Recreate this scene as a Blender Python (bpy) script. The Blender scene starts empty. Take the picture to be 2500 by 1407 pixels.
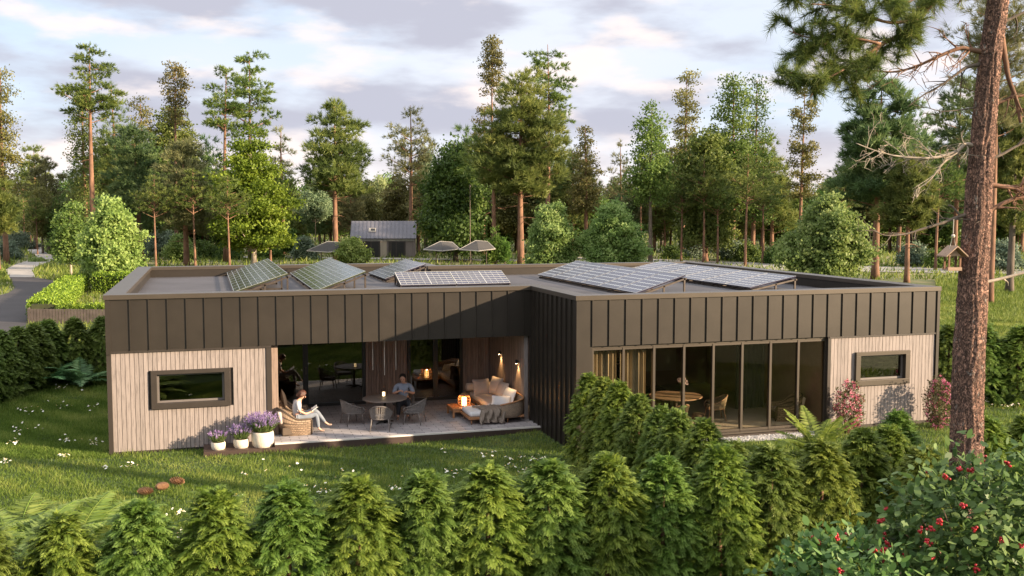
import bpy, math, random
import numpy as np
from mathutils import Vector, Matrix
R = math.radians
random.seed(7)
scene = bpy.context.scene
C = scene.collection
# ------------------------------------------------------------------ camera
F, CX, CY, HC = 2460.0, 1250.0, 703.5, 5.5
YAW, PITCH = math.atan2(747, F), math.atan2(185, F)
FW = Vector((math.sin(YAW) * math.cos(PITCH), math.cos(YAW) * math.cos(PITCH), -math.sin(PITCH)))
RT = Vector((math.cos(YAW), -math.sin(YAW), 0))
UP = RT.cross(FW)
CAMP = Vector((0, 0, HC))
FH = Vector((math.sin(YAW), math.cos(YAW), 0))

def rayd(px, py):
    return FW + RT * ((px - CX) / F) - UP * ((py - CY) / F)

def gz(px, py, z=0.0):            # point of the horizontal plane z seen at a place of the photo
    d = rayd(px, py); t = (z - HC) / d.z
    return CAMP + d * t

def gd(px, py, D):                # point at distance D seen at a place of the photo
    return CAMP + rayd(px, py) * D

cam_d = bpy.data.cameras.new('camera'); cam = bpy.data.objects.new('camera', cam_d); C.objects.link(cam)
cam_d.sensor_width = 36; cam_d.lens = 36 * F / 2500; cam_d.clip_end = 6000; cam_d.clip_start = 0.1
m = Matrix((RT, UP, -FW)).transposed().to_4x4(); m.translation = CAMP; cam.matrix_world = m
scene.camera = cam

def gh(x, y=0):
    t = min(1, max(0, (x - 5) / 6.0)); return 0.2 * t * t * (3 - 2 * t)

# ------------------------------------------------------------------ materials
def nodes(name):
    mt = bpy.data.materials.new(name); mt.use_nodes = True
    nt = mt.node_tree; b = nt.nodes['Principled BSDF']
    return mt, nt, b

def L(nt, a, b): nt.links.new(a, b)

def ramp(nt, fac, stops):
    r = nt.nodes.new('ShaderNodeValToRGB'); e = r.color_ramp.elements
    while len(e) < len(stops): e.new(0.5)
    for i, (p, c) in enumerate(stops):
        e[i].position = p; e[i].color = (c[0], c[1], c[2], 1)
    L(nt, fac, r.inputs['Fac']); return r

def noise(nt, scale, detail=4, vec=None, rough=0.55, mapscale=None, coord='Object'):
    n = nt.nodes.new('ShaderNodeTexNoise'); n.inputs['Scale'].default_value = scale
    n.inputs['Detail'].default_value = detail; n.inputs['Roughness'].default_value = rough
    if vec is None:
        tc = nt.nodes.new('ShaderNodeTexCoord'); vec = tc.outputs[coord]
    if mapscale:
        mp = nt.nodes.new('ShaderNodeMapping'); mp.inputs['Scale'].default_value = mapscale
        L(nt, vec, mp.inputs['Vector']); vec = mp.outputs['Vector']
    L(nt, vec, n.inputs['Vector']); return n

def bump(nt, b, h, strength=0.3, dist=0.02):
    bp = nt.nodes.new('ShaderNodeBump'); bp.inputs['Strength'].default_value = strength
    bp.inputs['Distance'].default_value = dist
    L(nt, h, bp.inputs['Height']); L(nt, bp.outputs['Normal'], b.inputs['Normal'])

def plain(name, col, rough=0.6, metal=0.0, var=0.15, scale=3, bs=0.0, bscale=40, mapscale=None, spec=0.5):
    mt, nt, b = nodes(name)
    n = noise(nt, scale, 5, mapscale=mapscale)
    lo = tuple(c * (1 - var) for c in col); hi = tuple(min(1, c * (1 + var)) for c in col)
    r = ramp(nt, n.outputs['Fac'], [(0.3, lo), (0.7, hi)])
    L(nt, r.outputs['Color'], b.inputs['Base Color'])
    b.inputs['Roughness'].default_value = rough; b.inputs['Metallic'].default_value = metal
    b.inputs['Specular IOR Level'].default_value = spec
    if bs:
        n2 = noise(nt, bscale, 4, mapscale=mapscale); bump(nt, b, n2.outputs['Fac'], bs)
    return mt

def foliage_mat(name, dark, mid, light, trans=0.35, rough=0.55, sat=None):
    mt, nt, b = nodes(name)
    at = nt.nodes.new('ShaderNodeAttribute'); at.attribute_name = 'tint'
    r = ramp(nt, at.outputs['Fac'], [(0.0, dark), (0.5, mid), (1.0, light)])
    oi = nt.nodes.new('ShaderNodeObjectInfo')
    hs = nt.nodes.new('ShaderNodeHueSaturation')
    mr = nt.nodes.new('ShaderNodeMapRange'); mr.inputs['To Min'].default_value = 0.485; mr.inputs['To Max'].default_value = 0.515
    L(nt, oi.outputs['Random'], mr.inputs['Value']); L(nt, mr.outputs['Result'], hs.inputs['Hue'])
    mr2 = nt.nodes.new('ShaderNodeMapRange'); mr2.inputs['To Min'].default_value = 0.88; mr2.inputs['To Max'].default_value = 1.12
    L(nt, oi.outputs['Random'], mr2.inputs['Value']); L(nt, mr2.outputs['Result'], hs.inputs['Value'])
    L(nt, r.outputs['Color'], hs.inputs['Color'])
    L(nt, hs.outputs['Color'], b.inputs['Base Color']); b.inputs['Roughness'].default_value = rough
    b.inputs['Specular IOR Level'].default_value = 0.3
    tr = nt.nodes.new('ShaderNodeBsdfTranslucent'); L(nt, hs.outputs['Color'], tr.inputs['Color'])
    mx = nt.nodes.new('ShaderNodeMixShader'); mx.inputs['Fac'].default_value = trans
    out = nt.nodes['Material Output']
    L(nt, b.outputs['BSDF'], mx.inputs[1]); L(nt, tr.outputs['BSDF'], mx.inputs[2]); L(nt, mx.outputs['Shader'], out.inputs['Surface'])
    return mt

def emit(name, col, s):
    mt, nt, b = nodes(name)
    b.inputs['Base Color'].default_value = (*col, 1); b.inputs['Emission Color'].default_value = (*col, 1)
    b.inputs['Emission Strength'].default_value = s
    return mt

M = {}
M['bark_red'] = plain('bark_red', (0.19, 0.10, 0.06), 0.9, 0, 0.5, 2.5, 0.8, 9, (1, 1, 0.35))
M['bark_grey'] = plain('bark_grey', (0.13, 0.10, 0.075), 0.9, 0, 0.5, 2.5, 0.8, 9, (1, 1, 0.35))
M['bark_pale'] = plain('bark_pale', (0.33, 0.27, 0.21), 0.85, 0, 0.35, 3, 0.5, 9)
M['twig'] = plain('twig', (0.24, 0.145, 0.095), 0.85, 0, 0.3, 3, 0.4, 20)

# bark of the near pine: long plates with dark fissures, lichen spots
mt, nt, b = nodes('pine_bark_near')
vo = nt.nodes.new('ShaderNodeTexVoronoi'); vo.feature = 'DISTANCE_TO_EDGE'; vo.inputs['Scale'].default_value = 22
tc = nt.nodes.new('ShaderNodeTexCoord'); mp = nt.nodes.new('ShaderNodeMapping'); mp.inputs['Scale'].default_value = (1.5, 1.5, 0.27)
nz = noise(nt, 6, 4, tc.outputs['Object']); mxv = nt.nodes.new('ShaderNodeMix'); mxv.data_type = 'VECTOR'
add = nt.nodes.new('ShaderNodeVectorMath'); add.operation = 'ADD'
sc_ = nt.nodes.new('ShaderNodeVectorMath'); sc_.operation = 'SCALE'; sc_.inputs['Scale'].default_value = 0.34
L(nt, nz.outputs['Color'], sc_.inputs[0]); L(nt, tc.outputs['Object'], add.inputs[0]); L(nt, sc_.outputs[0], add.inputs[1])
L(nt, add.outputs[0], mp.inputs['Vector']); L(nt, mp.outputs['Vector'], vo.inputs['Vector'])
r1 = ramp(nt, vo.outputs['Distance'], [(0.0, (0.095, 0.052, 0.040)), (0.05, (0.17, 0.095, 0.070)), (0.3, (0.34, 0.195, 0.145))])
n2 = noise(nt, 34, 6, mapscale=(1, 1, 0.5)); r2 = ramp(nt, n2.outputs['Fac'], [(0.35, (0.5, 0.5, 0.5)), (0.7, (1.35, 1.3, 1.25))])
mm = nt.nodes.new('ShaderNodeMix'); mm.data_type = 'RGBA'; mm.blend_type = 'MULTIPLY'; mm.inputs['Factor'].default_value = 1
L(nt, r1.outputs['Color'], mm.inputs['A']); L(nt, r2.outputs['Color'], mm.inputs['B'])
n3 = noise(nt, 9, 7, rough=0.7, mapscale=(1, 1, 0.6)); r3 = ramp(nt, n3.outputs['Fac'], [(0.6, (0, 0, 0)), (0.66, (0.8, 0.8, 0.8))])
m2 = nt.nodes.new('ShaderNodeMix'); m2.data_type = 'RGBA'; L(nt, r3.outputs['Color'], m2.inputs['Factor'])
L(nt, mm.outputs['Result'], m2.inputs['A']); m2.inputs['B'].default_value = (0.36, 0.33, 0.29, 1)
L(nt, m2.outputs['Result'], b.inputs['Base Color']); b.inputs['Roughness'].default_value = 0.95
mb_ = nt.nodes.new('ShaderNodeMath'); mb_.operation = 'MULTIPLY_ADD'; mb_.inputs[1].default_value = 0.35
r4 = ramp(nt, vo.outputs['Distance'], [(0, (0, 0, 0)), (0.16, (1, 1, 1))])
L(nt, n2.outputs['Fac'], mb_.inputs[0]); L(nt, r4.outputs['Color'], mb_.inputs[2]); bump(nt, b, mb_.outputs[0], 1.0, 0.05)
M['bark_near'] = mt

G = {}
G['pine'] = foliage_mat('pine_needles', (0.045, 0.075, 0.021), (0.158, 0.209, 0.054), (0.389, 0.404, 0.113), 0.42)
G['pine_blue'] = foliage_mat('pine_needles_blue', (0.037, 0.073, 0.029), (0.116, 0.182, 0.066), (0.264, 0.319, 0.121), 0.4)
G['pine_flat'] = foliage_mat('pine_needles_deep', (0.034, 0.064, 0.018), (0.119, 0.169, 0.037), (0.288, 0.321, 0.076), 0.4)
G['pine_pale'] = foliage_mat('pine_needles_pale', (0.081, 0.098, 0.040), (0.196, 0.201, 0.086), (0.345, 0.333, 0.149), 0.42)
G['olive'] = foliage_mat('olive_leaves', (0.063, 0.064, 0.020), (0.161, 0.155, 0.048), (0.308, 0.265, 0.091), 0.4)
G['maple'] = foliage_mat('maple_leaves', (0.06, 0.10, 0.010), (0.155, 0.23, 0.022), (0.31, 0.39, 0.05), 0.45)
G['oak'] = foliage_mat('oak_leaves', (0.028, 0.060, 0.014), (0.083, 0.147, 0.030), (0.196, 0.276, 0.057), 0.4)
G['green'] = foliage_mat('bright_leaves', (0.045, 0.080, 0.016), (0.130, 0.190, 0.040), (0.28, 0.34, 0.085), 0.45)
G['bush'] = foliage_mat('bush_leaves', (0.08, 0.13, 0.035), (0.215, 0.30, 0.085), (0.42, 0.48, 0.18), 0.5)
G['bush_y'] = foliage_mat('bush_leaves_yellow', (0.099, 0.154, 0.033), (0.264, 0.352, 0.088), (0.495, 0.550, 0.187), 0.45)
G['willow'] = foliage_mat('willow_leaves', (0.099, 0.143, 0.077), (0.198, 0.275, 0.143), (0.363, 0.418, 0.220), 0.4)
G['willow_y'] = foliage_mat('willow_leaves_yellow', (0.154, 0.198, 0.077), (0.330, 0.396, 0.165), (0.528, 0.572, 0.286), 0.4)
G['sage'] = foliage_mat('sage_leaves', (0.066, 0.099, 0.066), (0.143, 0.198, 0.132), (0.264, 0.319, 0.209), 0.3)
G['hedge'] = foliage_mat('hedge_sprays', (0.034, 0.064, 0.008), (0.114, 0.172, 0.022), (0.296, 0.355, 0.059), 0.4)
G['hedge_blue'] = foliage_mat('hedge_sprays_blue', (0.030, 0.066, 0.014), (0.106, 0.172, 0.026), (0.253, 0.334, 0.071), 0.4)
G['hedge_clip'] = foliage_mat('clipped_leaves', (0.055, 0.099, 0.009), (0.176, 0.264, 0.022), (0.330, 0.418, 0.055), 0.35)
G['thuja'] = foliage_mat('thuja_leaves', (0.040, 0.074, 0.016), (0.120, 0.203, 0.036), (0.284, 0.374, 0.083), 0.38)
G['fern'] = foliage_mat('fern_leaves', (0.08, 0.13, 0.02), (0.21, 0.29, 0.05), (0.40, 0.46, 0.12), 0.45)
G['fern_dark'] = foliage_mat('fern_leaves_dark', (0.032, 0.087, 0.032), (0.108, 0.234, 0.087), (0.254, 0.429, 0.167), 0.35)
G['berry'] = foliage_mat('dogwood_leaves', (0.030, 0.070, 0.018), (0.090, 0.175, 0.045), (0.22, 0.32, 0.11), 0.35, 0.5)
G['grass'] = foliage_mat('grass_blades', (0.050, 0.076, 0.010), (0.122, 0.185, 0.026), (0.32, 0.34, 0.085), 0.4)
G['lav'] = foliage_mat('lavender_leaves', (0.055, 0.099, 0.022), (0.143, 0.220, 0.066), (0.264, 0.330, 0.110), 0.35)
G['lavf'] = foliage_mat('lavender_flowers', (0.22, 0.13, 0.30), (0.42, 0.28, 0.56), (0.68, 0.52, 0.78), 0.4)
G['rose'] = foliage_mat('rose_flowers', (0.330, 0.055, 0.110), (0.550, 0.143, 0.220), (0.792, 0.363, 0.418), 0.3)
G['rosel'] = foliage_mat('rose_leaves', (0.044, 0.033, 0.017), (0.099, 0.099, 0.033), (0.187, 0.176, 0.066), 0.3)

M['white'] = plain('daisy_white', (0.8, 0.8, 0.74), 0.6, 0, 0.05)
M['yellow'] = plain('daisy_yellow', (0.75, 0.48, 0.05), 0.6, 0, 0.1)
M['red'] = plain('berry_red', (0.38, 0.012, 0.02), 0.3, 0, 0.3, 10)
M['bronze'] = plain('bronze_sheet_metal', (0.037, 0.030, 0.0235), 0.42, 0.35, 0.16, 1.3, 0.05, 3)
M['coping'] = plain('bronze_coping', (0.078, 0.063, 0.049), 0.4, 0.4, 0.1, 1.0)
M['black'] = plain('black_frame', (0.018, 0.017, 0.016), 0.4, 0.2, 0.15)
M['bframe'] = plain('brown_frame', (0.045, 0.036, 0.030), 0.45, 0.25, 0.1)
M['plinth'] = plain('dark_plinth', (0.03, 0.02, 0.016), 0.7, 0, 0.2)
M['membrane'] = plain('roof_membrane', (0.055, 0.050, 0.055), 0.75, 0, 0.3, 0.8, 0.2, 20)
M['steel'] = plain('rack_steel', (0.07, 0.055, 0.045), 0.5, 0.4, 0.3, 8)
M['deckwood'] = plain('dark_deck_edge', (0.045, 0.026, 0.02), 0.6, 0, 0.3, 2, 0.2, 20, (0.2, 1, 3))
M['whiteline'] = plain('pale_trim', (0.62, 0.58, 0.54), 0.5, 0, 0.05)
M['rope'] = plain('grey_rope', (0.20, 0.18, 0.17), 0.85, 0, 0.2, 20, 0.4, 80)
M['cframe'] = plain('taupe_frame', (0.15, 0.13, 0.12), 0.5, 0.1, 0.1)
M['teak'] = plain('teak_wood', (0.36, 0.17, 0.075), 0.5, 0, 0.3, 4, 0.15, 20, (1, 8, 8))
M['tablewood'] = plain('grey_wood_top', (0.16, 0.125, 0.105), 0.5, 0, 0.35, 4, 0.1, 20, (1, 12, 1))
M['cushion_white'] = plain('white_cushion', (0.68, 0.66, 0.66), 0.9, 0, 0.05, 5, 0.3, 12)
M['cushion_beige'] = plain('beige_cushion', (0.56, 0.46, 0.40), 0.9, 0, 0.06, 5, 0.3, 12)
M['cushion_taupe'] = plain('taupe_cushion', (0.36, 0.30, 0.28), 0.9, 0, 0.08, 5, 0.4, 30)
M['blanket'] = plain('brown_throw', (0.22, 0.175, 0.14), 0.95, 0, 0.15, 8, 0.5, 60)
M['pot'] = plain('cream_stoneware', (0.66, 0.58, 0.48), 0.8, 0, 0.14, 12, 0.6, 60)
M['soil'] = plain('soil', (0.05, 0.035, 0.025), 0.95, 0, 0.3)
M['candle'] = emit('lit_candle', (1.0, 0.58, 0.2), 4.5)
M['candle_small'] = emit('small_candle', (1.0, 0.72, 0.38), 1.3)
M['lampglow'] = emit('lamp_glow', (1.0, 0.72, 0.38), 25)
M['skin'] = plain('skin', (0.58, 0.32, 0.22), 0.5, 0, 0.06)
M['shirt_w'] = plain('white_shirt', (0.46, 0.45, 0.46), 0.85, 0, 0.06, 10, 0.3, 25)
M['shirt_b'] = plain('blue_grey_shirt', (0.26, 0.30, 0.38), 0.85, 0, 0.08, 10, 0.3, 25)
M['jeans'] = plain('pale_trousers', (0.17, 0.19, 0.225), 0.85, 0, 0.1, 10, 0.3, 30)
M['trous'] = plain('dark_trousers', (0.03, 0.032, 0.04), 0.85, 0, 0.1)
M['shoe'] = plain('beige_shoe', (0.30, 0.20, 0.15), 0.5, 0, 0.1)
M['shoe_d'] = plain('dark_shoe', (0.06, 0.045, 0.035), 0.5, 0, 0.1)
M['hair_r'] = plain('auburn_hair', (0.075, 0.027, 0.016), 0.5, 0, 0.4, 30, 0.5, 60)
M['hair_d'] = plain('dark_hair', (0.022, 0.016, 0.013), 0.55, 0, 0.3, 30, 0.5, 60)
M['paper'] = plain('paper', (0.72, 0.71, 0.68), 0.7, 0, 0.04)
M['eye'] = plain('dark_eye', (0.03, 0.02, 0.02), 0.3, 0, 0.1)
M['asphalt'] = plain('asphalt', (0.034, 0.028, 0.029), 0.85, 0, 0.25, 0.4, 0.3, 15)
M['pathm'] = plain('pale_gravel_path', (0.33, 0.30, 0.27), 0.95, 0, 0.2, 0.5, 0.3, 10)
M['int_wall'] = plain('interior_wall', (0.42, 0.31, 0.22), 0.8, 0, 0.1)
M['int_pale'] = plain('interior_pale_panel', (0.55, 0.48, 0.36), 0.8, 0, 0.05)
M['int_floor'] = plain('pale_room_floor', (0.52, 0.47, 0.42), 0.6, 0, 0.1)
M['int_dark'] = plain('dark_cabinet', (0.035, 0.025, 0.02), 0.5, 0, 0.2)
M['curtain'] = plain('linen_curtain', (0.34, 0.29, 0.22), 0.9, 0, 0.1, 4, 0.2, 30)
M['curtain_g'] = plain('grey_green_curtain', (0.11, 0.12, 0.10), 0.9, 0, 0.1, 4, 0.2, 30)
M['pinecone'] = plain('pine_cone', (0.27, 0.14, 0.07), 0.8, 0, 0.4, 20)
M['feedwood'] = plain('feeder_wood', (0.33, 0.22, 0.15), 0.75, 0, 0.2, 6, 0.2, 30, (1, 6, 6))
M['string'] = plain('string', (0.55, 0.5, 0.42), 0.9, 0, 0.05)
M['fenceb'] = plain('fence_boards', (0.11, 0.085, 0.07), 0.75, 0, 0.25, 3, 0.2, 20)
M['cabin_roof'] = plain('cabin_roof_sheet', (0.13, 0.125, 0.145), 0.5, 0.2, 0.1)
M['cabin_wall'] = plain('cabin_cladding', (0.20, 0.165, 0.15), 0.8, 0, 0.2, 2, 0, 1, (6, 6, 0.2))
M['cabin_pale'] = plain('cabin_pale_boards', (0.36, 0.30, 0.23), 0.8, 0, 0.15, 2, 0, 1, (6, 6, 0.2))
M['canopy'] = plain('canopy_mesh', (0.06, 0.055, 0.052), 0.85, 0, 0.1)
M['rim'] = plain('canopy_rim', (0.34, 0.31, 0.27), 0.6, 0, 0.05)
M['stone'] = plain('pebble', (0.42, 0.40, 0.39), 0.85, 0, 0.3, 6)
M['flowers_pale'] = plain('pale_blooms', (0.62, 0.52, 0.58), 0.7, 0, 0.15, 20)
M['vase'] = plain('white_vase', (0.55, 0.55, 0.5), 0.3, 0, 0.05)

def board_mat(name, col, var, streak):
    mt, nt, b = nodes(name)
    at = nt.nodes.new('ShaderNodeAttribute'); at.attribute_name = 'tint'
    lo = tuple(c * (1 - var) for c in col); hi = tuple(c * (1 + var) for c in col)
    r = ramp(nt, at.outputs['Fac'], [(0, lo), (1, hi)])
    n = noise(nt, 7, 7, rough=0.65, mapscale=(6, 6, 0.35)); rr = ramp(nt, n.outputs['Fac'], [(0.36, (streak,) * 3), (0.5, (0.97,) * 3), (0.7, (1.06,) * 3)])
    mx = nt.nodes.new('ShaderNodeMix'); mx.data_type = 'RGBA'; mx.blend_type = 'MULTIPLY'; mx.inputs['Factor'].default_value = 1
    L(nt, r.outputs['Color'], mx.inputs['A']); L(nt, rr.outputs['Color'], mx.inputs['B']); L(nt, mx.outputs['Result'], b.inputs['Base Color'])
    b.inputs['Roughness'].default_value = 0.8; bump(nt, b, n.outputs['Fac'], 0.25, 0.01)
    return mt
M['boards'] = board_mat('pale_larch_boards', (0.262, 0.220, 0.203), 0.10, 0.60)
M['slats'] = board_mat('brown_slats', (0.27, 0.195, 0.155), 0.2, 0.55)

def glass_mat(name, tint, ior, boost):
    mt = bpy.data.materials.new(name); mt.use_nodes = True; nt = mt.node_tree; nt.nodes.clear()
    out = nt.nodes.new('ShaderNodeOutputMaterial'); t = nt.nodes.new('ShaderNodeBsdfTransparent'); t.inputs['Color'].default_value = (*tint, 1)
    g = nt.nodes.new('ShaderNodeBsdfGlossy'); g.inputs['Roughness'].default_value = 0.0; g.inputs['Color'].default_value = (0.9, 0.88, 0.82, 1)
    lw_ = nt.nodes.new('ShaderNodeLayerWeight'); lw_.inputs['Blend'].default_value = 0.5
    fr = nt.nodes.new('ShaderNodeMath'); fr.operation = 'POWER'; L(nt, lw_.outputs['Facing'], fr.inputs[0]); fr.inputs[1].default_value = ior
    ma = nt.nodes.new('ShaderNodeMath'); ma.operation = 'MULTIPLY_ADD'; ma.inputs[1].default_value = 0.8; ma.inputs[2].default_value = boost; ma.use_clamp = True
    mx = nt.nodes.new('ShaderNodeMixShader'); L(nt, fr.outputs[0], ma.inputs[0]); L(nt, ma.outputs[0], mx.inputs['Fac'])
    L(nt, t.outputs[0], mx.inputs[1]); L(nt, g.outputs[0], mx.inputs[2]); L(nt, mx.outputs[0], out.inputs['Surface'])
    return mt
M['glass'] = glass_mat('window_glass', (0.88, 0.85, 0.78), 4.0, 0.02)
M['glass_dark'] = glass_mat('tinted_glass', (0.55, 0.52, 0.47), 4.0, 0.12)

mt, nt, b = nodes('terrace_pavers')
tc = nt.nodes.new('ShaderNodeTexCoord'); br = nt.nodes.new('ShaderNodeTexBrick'); br.inputs['Scale'].default_value = 1.0
br.inputs['Brick Width'].default_value = 0.42; br.inputs['Row Height'].default_value = 0.15; br.inputs['Mortar Size'].default_value = 0.008
br.inputs['Color1'].default_value = (0.34, 0.315, 0.32, 1); br.inputs['Color2'].default_value = (0.47, 0.43, 0.43, 1); br.inputs['Mortar'].default_value = (0.10, 0.09, 0.09, 1)
L(nt, tc.outputs['Object'], br.inputs['Vector']); n = noise(nt, 3, 6); rr = ramp(nt, n.outputs['Fac'], [(0.3, (0.8, 0.8, 0.8)), (0.7, (1.15, 1.15, 1.15))])
mx = nt.nodes.new('ShaderNodeMix'); mx.data_type = 'RGBA'; mx.blend_type = 'MULTIPLY'; mx.inputs['Factor'].default_value = 1
L(nt, br.outputs['Color'], mx.inputs['A']); L(nt, rr.outputs['Color'], mx.inputs['B']); L(nt, mx.outputs['Result'], b.inputs['Base Color']); b.inputs['Roughness'].default_value = 0.6
M['pavers'] = mt

def wicker(name, c1, c2):
    mt, nt, b = nodes(name)
    tc = nt.nodes.new('ShaderNodeTexCoord'); br = nt.nodes.new('ShaderNodeTexBrick')
    br.inputs['Scale'].default_value = 1.0; br.inputs['Brick Width'].default_value = 0.06; br.inputs['Row Height'].default_value = 0.022; br.inputs['Mortar Size'].default_value = 0.004
    br.inputs['Color1'].default_value = (*c1, 1); br.inputs['Color2'].default_value = (*c2, 1); br.inputs['Mortar'].default_value = tuple(x * 0.25 for x in c1) + (1,)
    L(nt, tc.outputs['UV'], br.inputs['Vector']); L(nt, br.outputs['Color'], b.inputs['Base Color']); b.inputs['Roughness'].default_value = 0.7
    bump(nt, b, br.outputs['Fac'], -0.6, 0.01)
    return mt
M['wicker'] = wicker('wicker_weave', (0.36, 0.25, 0.165), (0.23, 0.155, 0.10))
M['wicker_s'] = wicker('woven_sofa_shell', (0.40, 0.29, 0.20), (0.28, 0.20, 0.14))

def solar_mat(name, c):
    mt, nt, b = nodes(name); b.inputs['Base Color'].default_value = (*c, 1)
    n = noise(nt, 1.2, 3); r = ramp(nt, n.outputs['Fac'], [(0.3, tuple(x * 0.75 for x in c)), (0.7, tuple(x * 1.25 for x in c))]); L(nt, r.outputs['Color'], b.inputs['Base Color'])
    b.inputs['Roughness'].default_value = 0.16; b.inputs['Specular IOR Level'].default_value = 0.75
    return mt
M['solar_g'] = solar_mat('green_solar_cells', (0.040, 0.048, 0.024)); M['solar_g'].node_tree.nodes['Principled BSDF'].inputs['Specular IOR Level'].default_value = .35
M['solar_b'] = solar_mat('blue_solar_cells', (0.032, 0.029, 0.050)); M['solar_b'].node_tree.nodes['Principled BSDF'].inputs['Specular IOR Level'].default_value = .5
M['sline'] = plain('cell_lines', (0.50, 0.50, 0.47), 0.4, 0, 0.05)

# ground
mt, nt, b = nodes('ground_mix')
tc = nt.nodes.new('ShaderNodeTexCoord')
n1 = noise(nt, 0.35, 6, tc.outputs['Object']); n2 = noise(nt, 2.5, 6, tc.outputs['Object']); n4 = noise(nt, 0.05, 4, tc.outputs['Object'])
near = ramp(nt, n2.outputs['Fac'], [(0.3, (0.028, 0.042, 0.010)), (0.55, (0.05, 0.085, 0.014)), (0.8, (0.10, 0.12, 0.03))])
far = ramp(nt, n1.outputs['Fac'], [(0.32, (0.06, 0.085, 0.022)), (0.5, (0.15, 0.155, 0.055)), (0.62, (0.25, 0.205, 0.10)), (0.75, (0.32, 0.27, 0.17))])
sx = nt.nodes.new('ShaderNodeSeparateXYZ'); L(nt, tc.outputs['Object'], sx.inputs[0])
mr = nt.nodes.new('ShaderNodeMapRange'); mr.inputs['From Min'].default_value = 58; mr.inputs['From Max'].default_value = 85
ad = nt.nodes.new('ShaderNodeMath'); ad.operation = 'MULTIPLY_ADD'; ad.inputs[1].default_value = 30; L(nt, n4.outputs['Fac'], ad.inputs[0]); L(nt, sx.outputs['Y'], ad.inputs[2])
L(nt, ad.outputs[0], mr.inputs['Value'])
mx = nt.nodes.new('ShaderNodeMix'); mx.data_type = 'RGBA'; L(nt, mr.outputs['Result'], mx.inputs['Factor']); L(nt, near.outputs['Color'], mx.inputs['A']); L(nt, far.outputs['Color'], mx.inputs['B'])
L(nt, mx.outputs['Result'], b.inputs['Base Color']); b.inputs['Roughness'].default_value = 0.95; bump(nt, b, n2.outputs['Fac'], 0.6, 0.08)
M['ground'] = mt

# ------------------------------------------------------------------ object helpers
def tag(o, label=None, cat=None, group=None, kind=None):
    if label: o['label'] = label
    if cat: o['category'] = cat
    if group: o['group'] = group
    if kind: o['kind'] = kind
    return o

def thing(name, label, cat, loc=(0, 0, 0), rz=0.0, group=None):
    o = bpy.data.objects.new(name, None); C.objects.link(o); o.empty_display_size = 0.2
    o.location = loc; o.rotation_euler = (0, 0, rz)
    return tag(o, label, cat, group)

ALL = []
KIDS = {}
def kids(o): return KIDS.get(o.name, [])

def link(o, parent=None):
    C.objects.link(o); ALL.append(o)
    if parent is not None: o.parent = parent; KIDS.setdefault(parent.name, []).append(o)
    return o

def copy_tree(o, loc, rz=0, s=1.0, label=None, parent=None):
    r = o.copy(); C.objects.link(r); ALL.append(r)
    if parent is not None: r.parent = parent; KIDS.setdefault(parent.name, []).append(r)
    else:
        r.location = loc; r.rotation_euler = (0, 0, rz); r.scale = (s, s, s)
    if label: r['label'] = label
    for ch in list(kids(o)): copy_tree(ch, None, parent=r)
    return r

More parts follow.
